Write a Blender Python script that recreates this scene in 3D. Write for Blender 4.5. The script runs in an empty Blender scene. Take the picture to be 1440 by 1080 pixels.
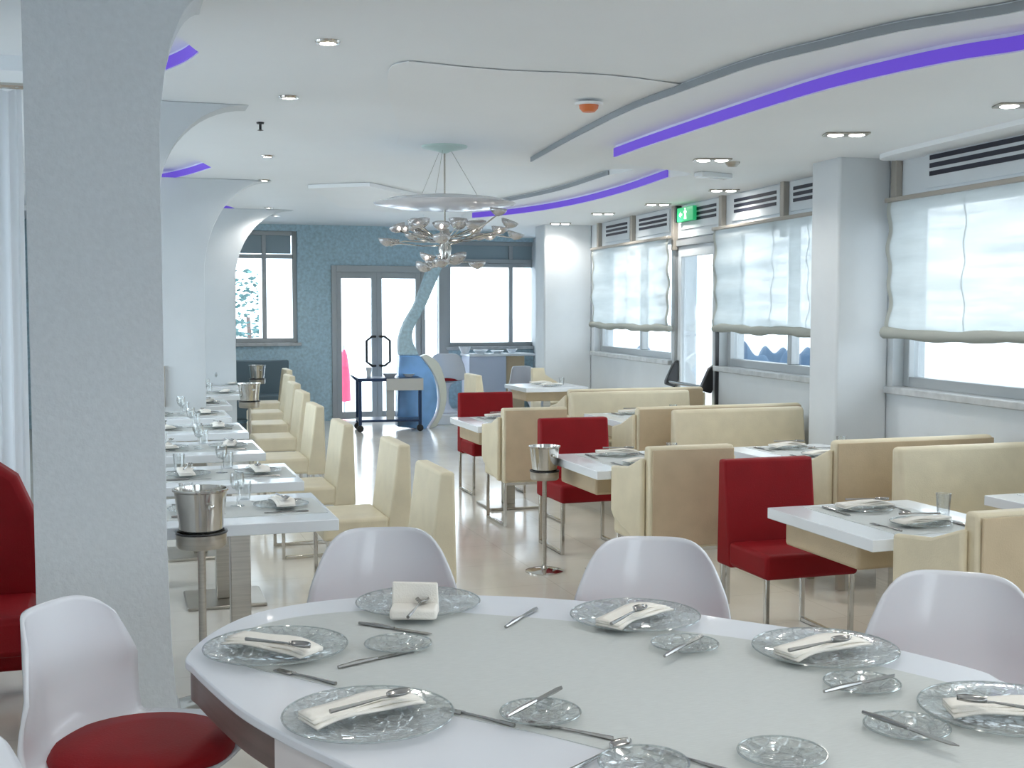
import bpy, bmesh, math, random
from mathutils import Vector, Matrix
random.seed(7)
PI = math.pi
sc = bpy.context.scene
COL = sc.collection

# ------------------------------------------------------------------ camera
F_PX = 1700.0
CAM = Vector((0, 0, 1.62))
YAW, PITCH = math.radians(17.93), math.radians(3.63)
Rv = Vector((math.cos(YAW), -math.sin(YAW), 0))
Fv = Vector((math.sin(YAW) * math.cos(PITCH), math.cos(YAW) * math.cos(PITCH), -math.sin(PITCH)))
Uv = Rv.cross(Fv)
cd = bpy.data.cameras.new('camera'); cam = bpy.data.objects.new('camera', cd); COL.objects.link(cam)
cam.location = CAM; cam.rotation_euler = (PI / 2 - PITCH, 0, -YAW)
cd.sensor_width = 36; cd.lens = 36 * F_PX / 1440; cd.clip_start = .05; cd.clip_end = 400
sc.camera = cam

def ray(px, py):
    return Fv + Rv * ((px - 720) / F_PX) - Uv * ((py - 540) / F_PX)
def P(px, py, z=0.0):
    d = ray(px, py); t = (z - CAM.z) / d.z
    return CAM + d * t
def PY(px, py, y):
    d = ray(px, py); return CAM + d * (y / d.y)

# right wall frame: s along the wall, d into the room
WA = math.radians(4.5)
WO = Vector((4.55, 0, 0)); WU = Vector((math.sin(WA), math.cos(WA), 0)); WN = Vector((-math.cos(WA), math.sin(WA), 0))
def WP(px, py=432, d=0.0):          # -> (s, z)
    r = ray(px, py); o = WO + WN * d
    t = (o - CAM).dot(WN) / r.dot(WN)
    q = CAM + r * t
    return (q - WO).dot(WU), q.z
WROT = PI / 2 - WA

# ------------------------------------------------------------------ materials
MATS = {}
def mat(name, col, rough=.5, metal=0, noise=0, nscale=20, bump=0, bscale=60, emis=None, estr=0, coat=0, spec=None, trans=0, detail=3, stretch=None):
    if name in MATS: return MATS[name]
    m = bpy.data.materials.new(name); m.use_nodes = True
    nt = m.node_tree; b = nt.nodes['Principled BSDF']
    b.inputs['Base Color'].default_value = (*col, 1); b.inputs['Roughness'].default_value = rough
    b.inputs['Metallic'].default_value = metal
    if coat: b.inputs['Coat Weight'].default_value = coat
    if spec is not None: b.inputs['Specular IOR Level'].default_value = spec
    if trans: b.inputs['Transmission Weight'].default_value = trans
    if emis: b.inputs['Emission Color'].default_value = (*emis, 1); b.inputs['Emission Strength'].default_value = estr
    tc = nt.nodes.new('ShaderNodeTexCoord'); src = tc.outputs['Object']
    if stretch:
        mp = nt.nodes.new('ShaderNodeMapping'); mp.inputs['Scale'].default_value = stretch
        nt.links.new(src, mp.inputs[0]); src = mp.outputs[0]
    if noise:
        n = nt.nodes.new('ShaderNodeTexNoise'); n.inputs['Scale'].default_value = nscale; n.inputs['Detail'].default_value = detail
        nt.links.new(src, n.inputs['Vector'])
        r = nt.nodes.new('ShaderNodeValToRGB')
        r.color_ramp.elements[0].position = .3; r.color_ramp.elements[1].position = .7
        r.color_ramp.elements[0].color = (*[max(0, c * (1 - noise)) for c in col], 1)
        r.color_ramp.elements[1].color = (*[min(1, c * (1 + noise)) for c in col], 1)
        nt.links.new(n.outputs['Fac'], r.inputs[0]); nt.links.new(r.outputs[0], b.inputs['Base Color'])
    if bump:
        n = nt.nodes.new('ShaderNodeTexNoise'); n.inputs['Scale'].default_value = bscale; n.inputs['Detail'].default_value = 2
        nt.links.new(src, n.inputs['Vector'])
        bp = nt.nodes.new('ShaderNodeBump'); bp.inputs['Strength'].default_value = bump; bp.inputs['Distance'].default_value = .01
        nt.links.new(n.outputs['Fac'], bp.inputs['Height']); nt.links.new(bp.outputs[0], b.inputs['Normal'])
    MATS[name] = m; return m

M_wall = mat('white plaster', (.63, .665, .69), .6, noise=.03, nscale=3, bump=.05, bscale=90)
M_pier = mat('textured white plaster', (.66, .70, .735), .6, noise=.03, nscale=40, bump=.25, bscale=70)
M_ceil = mat('ceiling paint', (.86, .89, .91), .6, noise=.02, nscale=.8)
M_ceil2 = mat('ceiling panel paint', (.87, .89, .90), .6, noise=.02, nscale=.8)
M_cream = mat('cream leatherette', (.71, .635, .465), .5, noise=.05, nscale=8, bump=.12, bscale=160)
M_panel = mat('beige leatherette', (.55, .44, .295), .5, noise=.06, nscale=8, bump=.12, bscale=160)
M_red = mat('red leatherette', (.25, .003, .007), .6, spec=.25, noise=.08, nscale=6, bump=.1, bscale=160)
M_chrome = mat('polished chrome', (.62, .60, .56), .12, 1)
M_steel = mat('brushed steel', (.50, .47, .42), .28, 1, noise=.1, nscale=4, stretch=(1, 1, 30))
M_cut = mat('cutlery steel', (.42, .41, .40), .22, 1)
M_white = mat('white lacquer', (.80, .84, .88), .2, noise=.015, nscale=3, coat=.3)
M_shell = mat('glossy white plastic', (.71, .73, .78), .25, coat=.2)
M_oval = mat('white table lacquer', (.68, .71, .77), .3, coat=.2)
M_brown = mat('dark brown finish', (.13, .085, .075), .35, noise=.15, nscale=6, stretch=(1, 1, 12))
M_apron = mat('light grey finish', (.66, .63, .64), .35)
M_runner = mat('pale grey runner cloth', (.56, .59, .585), .7, noise=.05, nscale=30, bump=.2, bscale=150, stretch=(1, 12, 1))
M_nap = mat('off white napkin linen', (.86, .83, .77), .8, bump=.2, bscale=200)
M_alu = mat('grey aluminium', (.42, .44, .45), .4, .35)
M_taupe = mat('taupe metal post', (.36, .33, .29), .45, .2)
M_sill = mat('grey marble sill', (.47, .49, .50), .35, noise=.15, nscale=12)
M_slot = mat('dark vent slot', (.012, .014, .03), .6)
M_black = mat('black plastic', (.012, .013, .016), .35)
M_navy = mat('dark blue lacquered metal', (.02, .045, .11), .3, .3)
M_trolley = mat('grey laminate', (.50, .50, .48), .4)
M_greytrim = mat('grey ceiling groove', (.30, .33, .36), .5)
M_led = mat('violet led strip', (.06, .03, .25), .5, emis=(.085, .04, .38), estr=1.0)
M_lamp = mat('lit lamp', (1, 1, 1), .5, emis=(1, .97, .92), estr=30)
M_bulb = mat('lit small bulb', (1, 1, 1), .5, emis=(1, .95, .9), estr=9)
M_orange = mat('orange plastic', (.75, .2, .06), .4)
M_green = mat('green exit sign', (.02, .35, .13), .4, emis=(.02, .4, .15), estr=.5)
M_signw = mat('white pictogram', (.9, .95, .9), .4, emis=(.9, 1, .9), estr=.8)
M_mosaic = mat('blue grey speckled wall finish', (.44, .60, .68), .5, noise=.16, nscale=26, detail=4, bump=.3, bscale=60)
M_bluebody = mat('blue translucent panel', (.20, .42, .80), .25, noise=.3, nscale=2.2, coat=.3)
M_ivory = mat('ivory shell panel', (.72, .74, .66), .3)
M_mint = mat('pale green enamel', (.55, .70, .64), .4)
M_pink = mat('pink red fabric', (.85, .08, .16), .8)
M_terr = mat('pale stone terrace', (.62, .65, .68), .6, noise=.05, nscale=3)
M_hill = mat('hazy blue hill', (.05, .09, .15), .9, noise=.2, nscale=.4)
M_shrub = mat('blue green foliage', (.035, .075, .12), .8, noise=.5, nscale=5)
M_shrub2 = mat('green foliage', (.07, .15, .15), .8, noise=.5, nscale=5)
M_outw = mat('white rendered column', (.8, .84, .88), .6)
M_glossdark = mat('dark transom glass', (.10, .15, .18), .15)
M_tint = mat('grey tinted panel', (.30, .38, .42), .3)

def floor_mat():
    m = bpy.data.materials.new('cream polished stone tiles'); m.use_nodes = True
    nt = m.node_tree; b = nt.nodes['Principled BSDF']
    tc = nt.nodes.new('ShaderNodeTexCoord')
    br = nt.nodes.new('ShaderNodeTexBrick'); br.offset = 0; br.inputs['Scale'].default_value = 1
    br.inputs['Brick Width'].default_value = .6; br.inputs['Row Height'].default_value = .6
    br.inputs['Mortar Size'].default_value = .0025; br.inputs['Mortar Smooth'].default_value = .1
    br.inputs['Color1'].default_value = (.74, .70, .63, 1); br.inputs['Color2'].default_value = (.76, .72, .65, 1)
    br.inputs['Mortar'].default_value = (.62, .58, .51, 1)
    nt.links.new(tc.outputs['Object'], br.inputs['Vector'])
    n = nt.nodes.new('ShaderNodeTexNoise'); n.inputs['Scale'].default_value = 3; n.inputs['Detail'].default_value = 5
    nt.links.new(tc.outputs['Object'], n.inputs['Vector'])
    mx = nt.nodes.new('ShaderNodeMixRGB'); mx.blend_type = 'MULTIPLY'; mx.inputs[0].default_value = .25
    r = nt.nodes.new('ShaderNodeValToRGB'); r.color_ramp.elements[0].color = (.7, .68, .64, 1)
    r.color_ramp.elements[0].position = .3; r.color_ramp.elements[1].position = .65
    nt.links.new(n.outputs['Fac'], r.inputs[0]); nt.links.new(br.outputs['Color'], mx.inputs[1]); nt.links.new(r.outputs[0], mx.inputs[2])
    nt.links.new(mx.outputs[0], b.inputs['Base Color']); b.inputs['Roughness'].default_value = .16
    b.inputs['Specular IOR Level'].default_value = .7
    return m
M_floor = floor_mat()

def glass_mat(name, tint=(.93, .97, .97), gloss=.10, diff=0.0, dcol=(.7, .8, .78), bump=0, bscale=40, radial=False, rough=.03):
    m = bpy.data.materials.new(name); m.use_nodes = True; nt = m.node_tree; nt.nodes.clear()
    out = nt.nodes.new('ShaderNodeOutputMaterial')
    tr = nt.nodes.new('ShaderNodeBsdfTransparent'); tr.inputs[0].default_value = (*tint, 1)
    gl = nt.nodes.new('ShaderNodeBsdfGlossy'); gl.inputs['Roughness'].default_value = rough
    df = nt.nodes.new('ShaderNodeBsdfDiffuse'); df.inputs[0].default_value = (*dcol, 1)
    lw = nt.nodes.new('ShaderNodeLayerWeight'); lw.inputs[0].default_value = .25
    ma = nt.nodes.new('ShaderNodeMath'); ma.operation = 'MULTIPLY_ADD'; ma.inputs[1].default_value = .5; ma.inputs[2].default_value = gloss
    ma.use_clamp = True
    nt.links.new(lw.outputs['Fresnel'], ma.inputs[0])
    m1 = nt.nodes.new('ShaderNodeMixShader'); m2 = nt.nodes.new('ShaderNodeMixShader')
    m1.inputs[0].default_value = diff
    nt.links.new(tr.outputs[0], m1.inputs[1]); nt.links.new(df.outputs[0], m1.inputs[2])
    nt.links.new(ma.outputs[0], m2.inputs[0]); nt.links.new(m1.outputs[0], m2.inputs[1]); nt.links.new(gl.outputs[0], m2.inputs[2])
    nt.links.new(m2.outputs[0], out.inputs[0])
    if bump or radial:
        tc = nt.nodes.new('ShaderNodeTexCoord'); bp = nt.nodes.new('ShaderNodeBump')
        bp.inputs['Strength'].default_value = bump or .8; bp.inputs['Distance'].default_value = .012
        if radial:
            v = nt.nodes.new('ShaderNodeTexVoronoi'); v.feature = 'DISTANCE_TO_EDGE'; v.inputs['Scale'].default_value = 42
            nt.links.new(tc.outputs['Object'], v.inputs['Vector'])
            r = nt.nodes.new('ShaderNodeValToRGB'); r.color_ramp.elements[1].position = .12
            nt.links.new(v.outputs['Distance'], r.inputs[0]); nt.links.new(r.outputs[0], bp.inputs['Height'])
            # engraved lines are frosted: more diffuse where the pattern runs
            iv = nt.nodes.new('ShaderNodeMath'); iv.operation = 'MULTIPLY_ADD'; iv.inputs[1].default_value = -.22; iv.inputs[2].default_value = diff + .22
            nt.links.new(r.outputs[0], iv.inputs[0]); nt.links.new(iv.outputs[0], m1.inputs[0])
        else:
            n = nt.nodes.new('ShaderNodeTexNoise'); n.inputs['Scale'].default_value = bscale
            nt.links.new(tc.outputs['Object'], n.inputs['Vector']); nt.links.new(n.outputs['Fac'], bp.inputs['Height'])
        nt.links.new(bp.outputs[0], gl.inputs['Normal'])
    return m
M_pane = glass_mat('window glass', (.96, .985, 1), .03)
M_plate = glass_mat('patterned glass plate', (.985, .995, .99), .05, .04, (.80, .85, .85), radial=True, rough=.08)
M_rim = glass_mat('plate rim glass', (.88, .91, .91), .12, .12, (.6, .66, .66), rough=.1)
M_tumb = glass_mat('clear drinking glass', (.97, .98, .98), .10, .03, (.8, .85, .85))
M_cglass = glass_mat('chandelier glass', (.97, .95, .94), .3, .3, (.95, .92, .90), rough=.1)

def fabric_mat(name, col, transp, transl, bands=True):
    m = bpy.data.materials.new(name); m.use_nodes = True; nt = m.node_tree; nt.nodes.clear()
    out = nt.nodes.new('ShaderNodeOutputMaterial')
    tr = nt.nodes.new('ShaderNodeBsdfTransparent'); tl = nt.nodes.new('ShaderNodeBsdfTranslucent'); df = nt.nodes.new('ShaderNodeBsdfDiffuse')
    tl.inputs[0].default_value = (*col, 1); df.inputs[0].default_value = (*col, 1)
    a = nt.nodes.new('ShaderNodeMixShader'); a.inputs[0].default_value = transl
    nt.links.new(df.outputs[0], a.inputs[1]); nt.links.new(tl.outputs[0], a.inputs[2])
    c = nt.nodes.new('ShaderNodeMixShader'); c.inputs[0].default_value = 1 - transp
    nt.links.new(tr.outputs[0], c.inputs[1]); nt.links.new(a.outputs[0], c.inputs[2]); nt.links.new(c.outputs[0], out.inputs[0])
    if bands:
        tc = nt.nodes.new('ShaderNodeTexCoord'); mp = nt.nodes.new('ShaderNodeMapping'); mp.inputs['Scale'].default_value = (1.0, 1.0, 9)
        n = nt.nodes.new('ShaderNodeTexNoise'); n.inputs['Scale'].default_value = 1.6; n.inputs['Detail'].default_value = 4
        nt.links.new(tc.outputs['Object'], mp.inputs[0]); nt.links.new(mp.outputs[0], n.inputs['Vector'])
        r = nt.nodes.new('ShaderNodeMapRange'); r.inputs[1].default_value = .35; r.inputs[2].default_value = .65
        r.inputs[3].default_value = 1 - transp * 1.6; r.inputs[4].default_value = 1 - transp * .5
        nt.links.new(n.outputs['Fac'], r.inputs[0]); nt.links.new(r.outputs[0], c.inputs[0])
    return m
M_blind = fabric_mat('sheer grey green blind fabric', (.56, .61, .62), .12, .36)
M_roll = fabric_mat('gathered blind fabric', (.42, .44, .41), .0, .15, False)
M_curt = fabric_mat('sheer white curtain', (.82, .85, .88), .12, .5, False)

# ------------------------------------------------------------------ mesh helpers
class MB:
    def __init__(s): s.v = []; s.f = []; s.M = Matrix.Identity(4)
    def add(s, vs, fs):
        n = len(s.v); s.v += [tuple(s.M @ Vector(v)) for v in vs]; s.f += [tuple(i + n for i in f) for f in fs]; return s
    def box(s, x0, x1, y0, y1, z0, z1):
        return s.add([(x0,y0,z0),(x1,y0,z0),(x1,y1,z0),(x0,y1,z0),(x0,y0,z1),(x1,y0,z1),(x1,y1,z1),(x0,y1,z1)],
                     [(0,3,2,1),(4,5,6,7),(0,1,5,4),(1,2,6,5),(2,3,7,6),(3,0,4,7)])
    def prism(s, pts, a0, a1, axis='z'):   # pts 2D polygon; extruded along axis
        n = len(pts)
        def mk(p, a):
            return {'z': (p[0], p[1], a), 'x': (a, p[0], p[1]), 'y': (p[0], a, p[1])}[axis]
        vs = [mk(p, a0) for p in pts] + [mk(p, a1) for p in pts]
        return s.add(vs, [tuple(range(n))[::-1], tuple(range(n, 2 * n))] + [(i, (i + 1) % n, n + (i + 1) % n, n + i) for i in range(n)])
    def lathe(s, prof, cx=0, cy=0, n=32, sx=1, sy=1, cap=True):
        vs = []; fs = []
        for r, z in prof:
            for k in range(n):
                a = 2 * PI * k / n; vs.append((cx + r * math.cos(a) * sx, cy + r * math.sin(a) * sy, z))
        for j in range(len(prof) - 1):
            for k in range(n):
                fs.append((j*n+k, j*n+(k+1) % n, (j+1)*n+(k+1) % n, (j+1)*n+k))
        if cap:
            if prof[0][0] > 1e-5: fs.append(tuple(range(n))[::-1])
            if prof[-1][0] > 1e-5: fs.append(tuple(range((len(prof)-1)*n, len(prof)*n)))
        return s.add(vs, fs)
    def tube(s, pts, r, n=8, radii=None):
        pts = [Vector(p) for p in pts]; vs = []; fs = []
        prev = None
        for i, p in enumerate(pts):
            t = (pts[min(i+1, len(pts)-1)] - pts[max(i-1, 0)]).normalized()
            if prev is None:
                up = Vector((0, 0, 1)) if abs(t.z) < .9 else Vector((1, 0, 0)); a = t.cross(up).normalized()
            else:
                a = (prev - t * prev.dot(t)).normalized()
            prev = a
            b = t.cross(a); rr = radii[i] if radii else r
            for k in range(n):
                g = 2 * PI * k / n; vs.append(tuple(p + a * math.cos(g) * rr + b * math.sin(g) * rr))
        for i in range(len(pts) - 1):
            for k in range(n):
                fs.append((i*n+k, i*n+(k+1) % n, (i+1)*n+(k+1) % n, (i+1)*n+k))
        fs.append(tuple(range(n))[::-1]); fs.append(tuple(range((len(pts)-1)*n, len(pts)*n)))
        return s.add(vs, fs)
    def grid(s, fn, nu, nv):
        vs = [fn(i / nu, j / nv) for j in range(nv + 1) for i in range(nu + 1)]
        w = nu + 1
        return s.add(vs, [(j*w+i, j*w+i+1, (j+1)*w+i+1, (j+1)*w+i) for j in range(nv) for i in range(nu)])
    def build(s, name, m, parent=None, bevel=0, smooth=40, solid=0, subsurf=0, seg=2, loc=None, rz=0):
        me = bpy.data.meshes.new(name); me.from_pydata(s.v, [], s.f)
        bm = bmesh.new(); bm.from_mesh(me); bmesh.ops.remove_doubles(bm, verts=bm.verts, dist=1e-6)
        bmesh.ops.recalc_face_normals(bm, faces=bm.faces); bm.to_mesh(me); bm.free()
        me.materials.append(m)
        for p in me.polygons: p.use_smooth = True
        me.set_sharp_from_angle(angle=math.radians(smooth))
        o = bpy.data.objects.new(name, me); COL.objects.link(o)
        if parent: o.parent = parent
        if loc is not None: o.location = loc
        if rz: o.rotation_euler.z = rz
        if bevel:
            b = o.modifiers.new('bevel', 'BEVEL'); b.width = bevel; b.segments = seg; b.limit_method = 'ANGLE'; b.angle_limit = math.radians(50)
        if solid:
            b = o.modifiers.new('thickness', 'SOLIDIFY'); b.thickness = solid; b.offset = 0
        if subsurf:
            b = o.modifiers.new('subdiv', 'SUBSURF'); b.levels = subsurf; b.render_levels = subsurf
        return o

def tag(o, label=None, cat=None, group=None, kind=None):
    if label: o['label'] = label
    if cat: o['category'] = cat
    if group: o['group'] = group
    if kind: o['kind'] = kind
    return o
def empty(name, loc=(0, 0, 0), rz=0):
    o = bpy.data.objects.new(name, None); COL.objects.link(o); o.empty_display_size = .1
    o.location = loc; o.rotation_euler.z = rz; return o
def struct(o): o['kind'] = 'structure'; return o
KIDS = {}
def children(o): return [c for c in list(bpy.data.objects) if c.parent == o]
def copy_tree(src, loc, rz=0, label=None, group=None, cat=None):
    if src.name not in KIDS: KIDS[src.name] = [(c, children(c)) for c in children(src)]
    r = src.copy(); COL.objects.link(r); r.location = loc; r.rotation_euler = (0, 0, rz)
    if label: r['label'] = label
    if group: r['group'] = group
    if cat: r['category'] = cat
    for c, gs in KIDS[src.name]:
        k = c.copy(); COL.objects.link(k); k.parent = r
        for g in gs:
            h = g.copy(); COL.objects.link(h); h.parent = k
    return r
class Maker:                      # first call returns the original, later calls copy it
    def __init__(s, fn): s.fn = fn; s.o = None
    def __call__(s, loc, rz=0, label=None, group=None):
        if s.o is None:
            s.o = s.fn(); s.o.location = loc; s.o.rotation_euler = (0, 0, rz)
            if label: s.o['label'] = label
            if group: s.o['group'] = group
            return s.o
        return copy_tree(s.o, loc, rz, label, group)
def crom(pts, n=8, closed=False):
    out = []; N = len(pts)
    rng = range(N) if closed else range(N - 1)
    for i in rng:
        p = [pts[(i + k) % N] if closed else pts[max(0, min(N - 1, i + k))] for k in (-1, 0, 1, 2)]
        for j in range(n):
            t = j / n
            out.append(tuple(.5 * ((2*p[1][a]) + (-p[0][a]+p[2][a])*t + (2*p[0][a]-5*p[1][a]+4*p[2][a]-p[3][a])*t*t + (-p[0][a]+3*p[1][a]-3*p[2][a]+p[3][a])*t**3) for a in range(len(pts[0]))))
    if not closed: out.append(tuple(pts[-1]))
    return out
ORD = ['nearest', 'second', 'third', 'fourth', 'fifth', 'sixth', 'seventh', 'eighth', 'ninth']

# ------------------------------------------------------------------ room shell
YB = 17.2
ZC = 2.78
struct(MB().box(-3.2, 7, -4, YB + .3, -.12, 0).build('floor', M_floor))
struct(MB().box(-3.2, 7, -4, YB + .3, ZC + .075, ZC + .2).build('ceiling', M_ceil))
def cpt(px, py, z): q = P(px, py, z); return (q.x, q.y)
RECESS = [([(262, 60), (247, 50), (225, 40)], (280, 74), [(262, 87), (235, 99), (205, 110)]),
          ([(275, 224), (235, 210), (200, 200)], (298, 236), [(262, 247), (228, 254), (190, 259)]),
          ([(322, 290), (300, 286), (280, 283)], (331, 293.5), [(318, 297), (300, 299.5), (275, 302)])]
cpoly = [(-1.45, -4)]; far_edges = []
for near, tip, farp in RECESS:
    a = [cpt(*p, ZC) for p in near][::-1]; t = cpt(*tip, ZC); f = [cpt(*p, ZC) for p in farp]
    cpoly += [(-1.45, a[0][1])] + crom(a + [t], 5)[:-1] + crom([t] + f, 5) + [(-1.45, f[-1][1])]
    far_edges.append(crom([t] + f, 5))
cpoly += [(-1.45, YB + .3), (7, YB + .3), (7, -4)]
struct(MB().prism(cpoly, ZC, ZC + .075, 'z').build('trim_27', M_ceil, smooth=30))

# back wall with its openings
bw = lambda px, py=432: PY(px, py, YB)
XL0, XL1 = bw(326).x, bw(419).x
XD0, XD1 = bw(468).x, bw(628).x
XR0, XR1 = bw(630).x, bw(800).x
zs, zt = bw(370, 482).z, bw(370, 324).z
zrs, zrt = bw(700, 487).z, bw(700, 370).z
zdt = bw(535, 377).z
w = MB()
w.box(-3.2, XL0, YB, YB + .25, 0, ZC)
w.box(XL0, XL1, YB, YB + .25, 0, zs).box(XL0, XL1, YB, YB + .25, zt, ZC)
w.box(XL1, XD0, YB, YB + .25, 0, ZC)
w.box(XD0, XD1, YB, YB + .25, zdt, ZC)
w.box(XR0, XR1, YB, YB + .25, 0, zrs)
w.box(XR0, XR1, YB, YB + .25, zrt + .32, ZC)
w.box(XR1, 7, YB, YB + .25, 0, ZC)
w.box(XD1, XR0, YB, YB + .25, 0, ZC)
struct(w.build('wall_back', M_mosaic))

def framed(name, loc, rz, W, z0, z1, splits, fw=.06, sill=True, mt=M_alu, transom=None, depth=.08):
    """a window: frame, mullions, one pane per light; local x along the wall, y towards the room"""
    e = struct(empty(name, loc, rz)); f = MB()
    f.box(0, fw, -depth, 0, z0, z1).box(W - fw, W, -depth, 0, z0, z1).box(fw, W - fw, -depth, 0, z0, z0 + fw).box(fw, W - fw, -depth, 0, z1 - fw, z1)
    f.build('window_frame', mt, e, bevel=.006)
    xs = [fw] + list(splits) + [W - fw]
    for q in splits:
        MB().box(q - fw / 2, q + fw / 2, -depth, 0, z0 + fw, z1 - fw).build('mullion', mt, e, bevel=.006)
    if transom:
        MB().box(fw, W - fw, -depth * .9, -.005, transom - fw / 2, transom + fw / 2).build('transom_bar', mt, e, bevel=.006)
    for a, b in zip(xs[:-1], xs[1:]):
        MB().box(a, b, -depth * .6, -depth * .5, z0 + fw, z1 - fw).build('pane', M_pane, e)
    if sill:
        MB().box(-.04, W + .04, -depth, .13, z0 - .05, z0).build('window_sill', M_sill, e, bevel=.008)
    return e
YW = YB + .06
# left back window (rz=180 would flip x: local y must face -y; use mirrored construction through rz=pi)
def back_window(name, x0, x1, z0, z1, splits, **k):
    return framed(name, (x1, YB + .08, 0), PI, x1 - x0, z0, z1, [x1 - q for q in splits], **k)
zlt = bw(370, 360).z
e = back_window('window_1', XL0, XL1, zs, zt, [bw(373).x], transom=zlt)
MB().box(.08, XL1 - XL0 - .08, -.06, -.02, zlt + .04, zt - .06).build('transom_panel', M_tint, e)
e = back_window('window_2', XR0 + .0, XR1, zrs, zrt, [bw(721).x])
# transom lights over the right window
e = back_window('window_3', XR0, XR1, zrt, zrt + .32, [bw(721).x], sill=False)
MB().box(.3, XR1 - XR0 - .07, -.05, -.03, zrt + .05, zrt + .28).build('transom_panel', M_tint, e)

# double glass door in the back wall
def door_back():
    e = struct(empty('door_1', (0, YB + .05, 0)))
    f = MB(); W0, W1 = XD0, XD1
    f.box(W0 - .02, W0 + .05, -.08, .04, 0, zdt + .03).box(W1 - .12, W1 + .02, -.08, .04, 0, zdt + .03).box(W0 + .05, W1 - .12, -.08, .04, zdt - .06, zdt + .03)
    f.build('door_frame', M_alu, e, bevel=.005)
    xm = bw(530).x; xe = bw(592).x
    MB().box(xe, xe + .06, -.07, .03, 0, zdt - .06).build('mullion', M_alu, e, bevel=.005)
    for a, b, side in ((W0 + .05, xm, 1), (xm, xe, -1)):
        st = .075
        l = MB().box(a, a + st, -.05, 0, .02, zdt - .05).box(b - st, b, -.05, 0, .02, zdt - .05).box(a + st, b - st, -.05, 0, .02, .12).box(a + st, b - st, -.05, 0, zdt - .15, zdt - .05)
        lf = l.build('door_leaf', M_alu, e, bevel=.005)
        MB().box(a + st, b - st, -.03, -.02, .12, zdt - .15).build('pane', M_pane, lf)
        hx = (b - .04) if side > 0 else (a + .04); dx = -.13 * side
        MB().tube([(hx, -.05, .78), (hx, -.11, .78), (hx + dx * .4, -.13, .78), (hx + dx, -.13, .84), (hx + dx, -.13, 1.14), (hx + dx * .4, -.13, 1.2), (hx, -.11, 1.2), (hx, -.05, 1.2)], .018).build('door_handle', M_black, lf)
    MB().box(xe + .06, W1 - .12, -.03, -.02, .0, zdt - .06).build('pane', M_pane, e)
door_back()

# ------------------------------------------------------------------ right wall
S = lambda px, d=0: WP(px, 432, d)[0]
Z = lambda px, py, d=0: WP(px, py, d)[1]
s_nr = S(1257)                     # far end of the nearest visible bay
s_c0, s_c1 = S(1250), S(1166)
s_m0, s_m1 = s_c0 + .40, S(1012)
s_d0, s_d1 = S(1010), S(948)
s_f0, s_f1 = S(944), S(836)
s_end = 17.9
ZS, ZH = 1.07, 2.36
wR = MB(); T = .25
def wbox(s0, s1, z0, z1, d0=-T, d1=0): wR.box(s0, s1, d0, d1, z0, z1)
wbays = [(-2.6, .6), (1.0, 3.4), (3.8, s_nr), (s_m0, s_m1), (s_f0, s_f1)]
prev = -4.2
for a, b in wbays:
    wbox(prev, a, 0, ZC)if not (prev == s_m1) else None
    wbox(a, b, 0, ZS - .05); wbox(a, b, ZH, ZC); prev = b
wbox(s_m1, s_d0, 0, ZC) if s_d0 > s_m1 else None
wbox(s_d0, s_d1, ZH - .04, ZC); wbox(s_d1, s_f0, 0, ZC); wbox(s_f1, s_end, 0, ZC)
struct(wR.build('wall_right', M_wall, loc=WO, rz=WROT))
print('wall s:', s_nr, s_c0, s_c1, s_m0, s_m1, s_d0, s_d1, s_f0, s_f1)
def WL(s, d=0, z=0): return WO + WU * s + WN * d + Vector((0, 0, z))
def wall_window(name, a, b, splits):
    return framed(name, WL(a, -.08), WROT, b - a, ZS, ZH, [q - a for q in splits], fw=.07)
wall_window('window_4', 3.8, s_nr, [])
wall_window('window_5', s_m0, s_m1, [S(1098)])
wall_window('window_6', s_f0, s_f1, [S(892)])
wall_window('window_7', 1.0, 3.4, [2.2])
wall_window('window_8', -2.6, .6, [-1.0])
# posts rising from the blinds to the ceiling
for i, px in enumerate((845, 892, 951, 1018, 1105, 1262)):
    s = S(px)
    struct(MB().box(s - .035, s + .035, .0, .05, 2.2, 2.66).build('trim_%d' % (i + 1), M_taupe, loc=WO, rz=WROT, bevel=.006))
# glazed escape door with push bar
def door_right():
    e = struct(empty('door_2', WL(s_d0), WROT)); W = s_d1 - s_d0; H = ZH - .06
    MB().box(0, .06, -.1, .02, 0, H).box(W - .06, W, -.1, .02, 0, H).box(.06, W - .06, -.1, .02, H - .06, H).build('door_frame', M_alu, e, bevel=.005)
    l = MB().box(.07, .16, -.06, -.01, .01, H - .07).box(W - .16, W - .07, -.06, -.01, .01, H - .07).box(.16, W - .16, -.06, -.01, .01, .14).box(.16, W - .16, -.06, -.01, H - .17, H - .07)
    lf = l.build('door_leaf', M_wall, e, bevel=.005)
    MB().box(.16, W - .16, -.04, -.03, .14, H - .17).build('pane', M_pane, lf)
    b = MB().tube([(.10, .10, .86), (W - .10, .10, .86)], .017)
    b.build('push_bar', M_cut, e)
    for x in (.10, W - .10):
        MB().prism([(-.01, .88), (.03, .80), (.13, .83), (.13, .87), (.05, 1.04), (-.01, 1.08)], x - .03, x + .03, 'x').build('bar_bracket', M_black, e, bevel=.008)
door_right()
# dark hinge post beside the door
struct(MB().box(s_d0 - .03, s_d0 + .0, 0, .03, .7, 1.55).build('trim_7', M_black, loc=WO, rz=WROT))

# wall columns
def box_struct(name, px0, px1, py_front_s, m=M_wall):
    pass
cl = MB().box(s_c0 - .0, s_c0 + .40, 0, .40, 0, 2.70)
struct(cl.build('wall_column_right', M_wall, loc=WO, rz=WROT, bevel=.02)); bpy.data.objects['wall_column_right'].name = 'trim_8'
s2 = S(832)
struct(MB().box(s2, s2 + .45, 0, .62, 0, 2.70).build('trim_9', M_wall, loc=WO, rz=WROT, bevel=.02))

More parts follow.
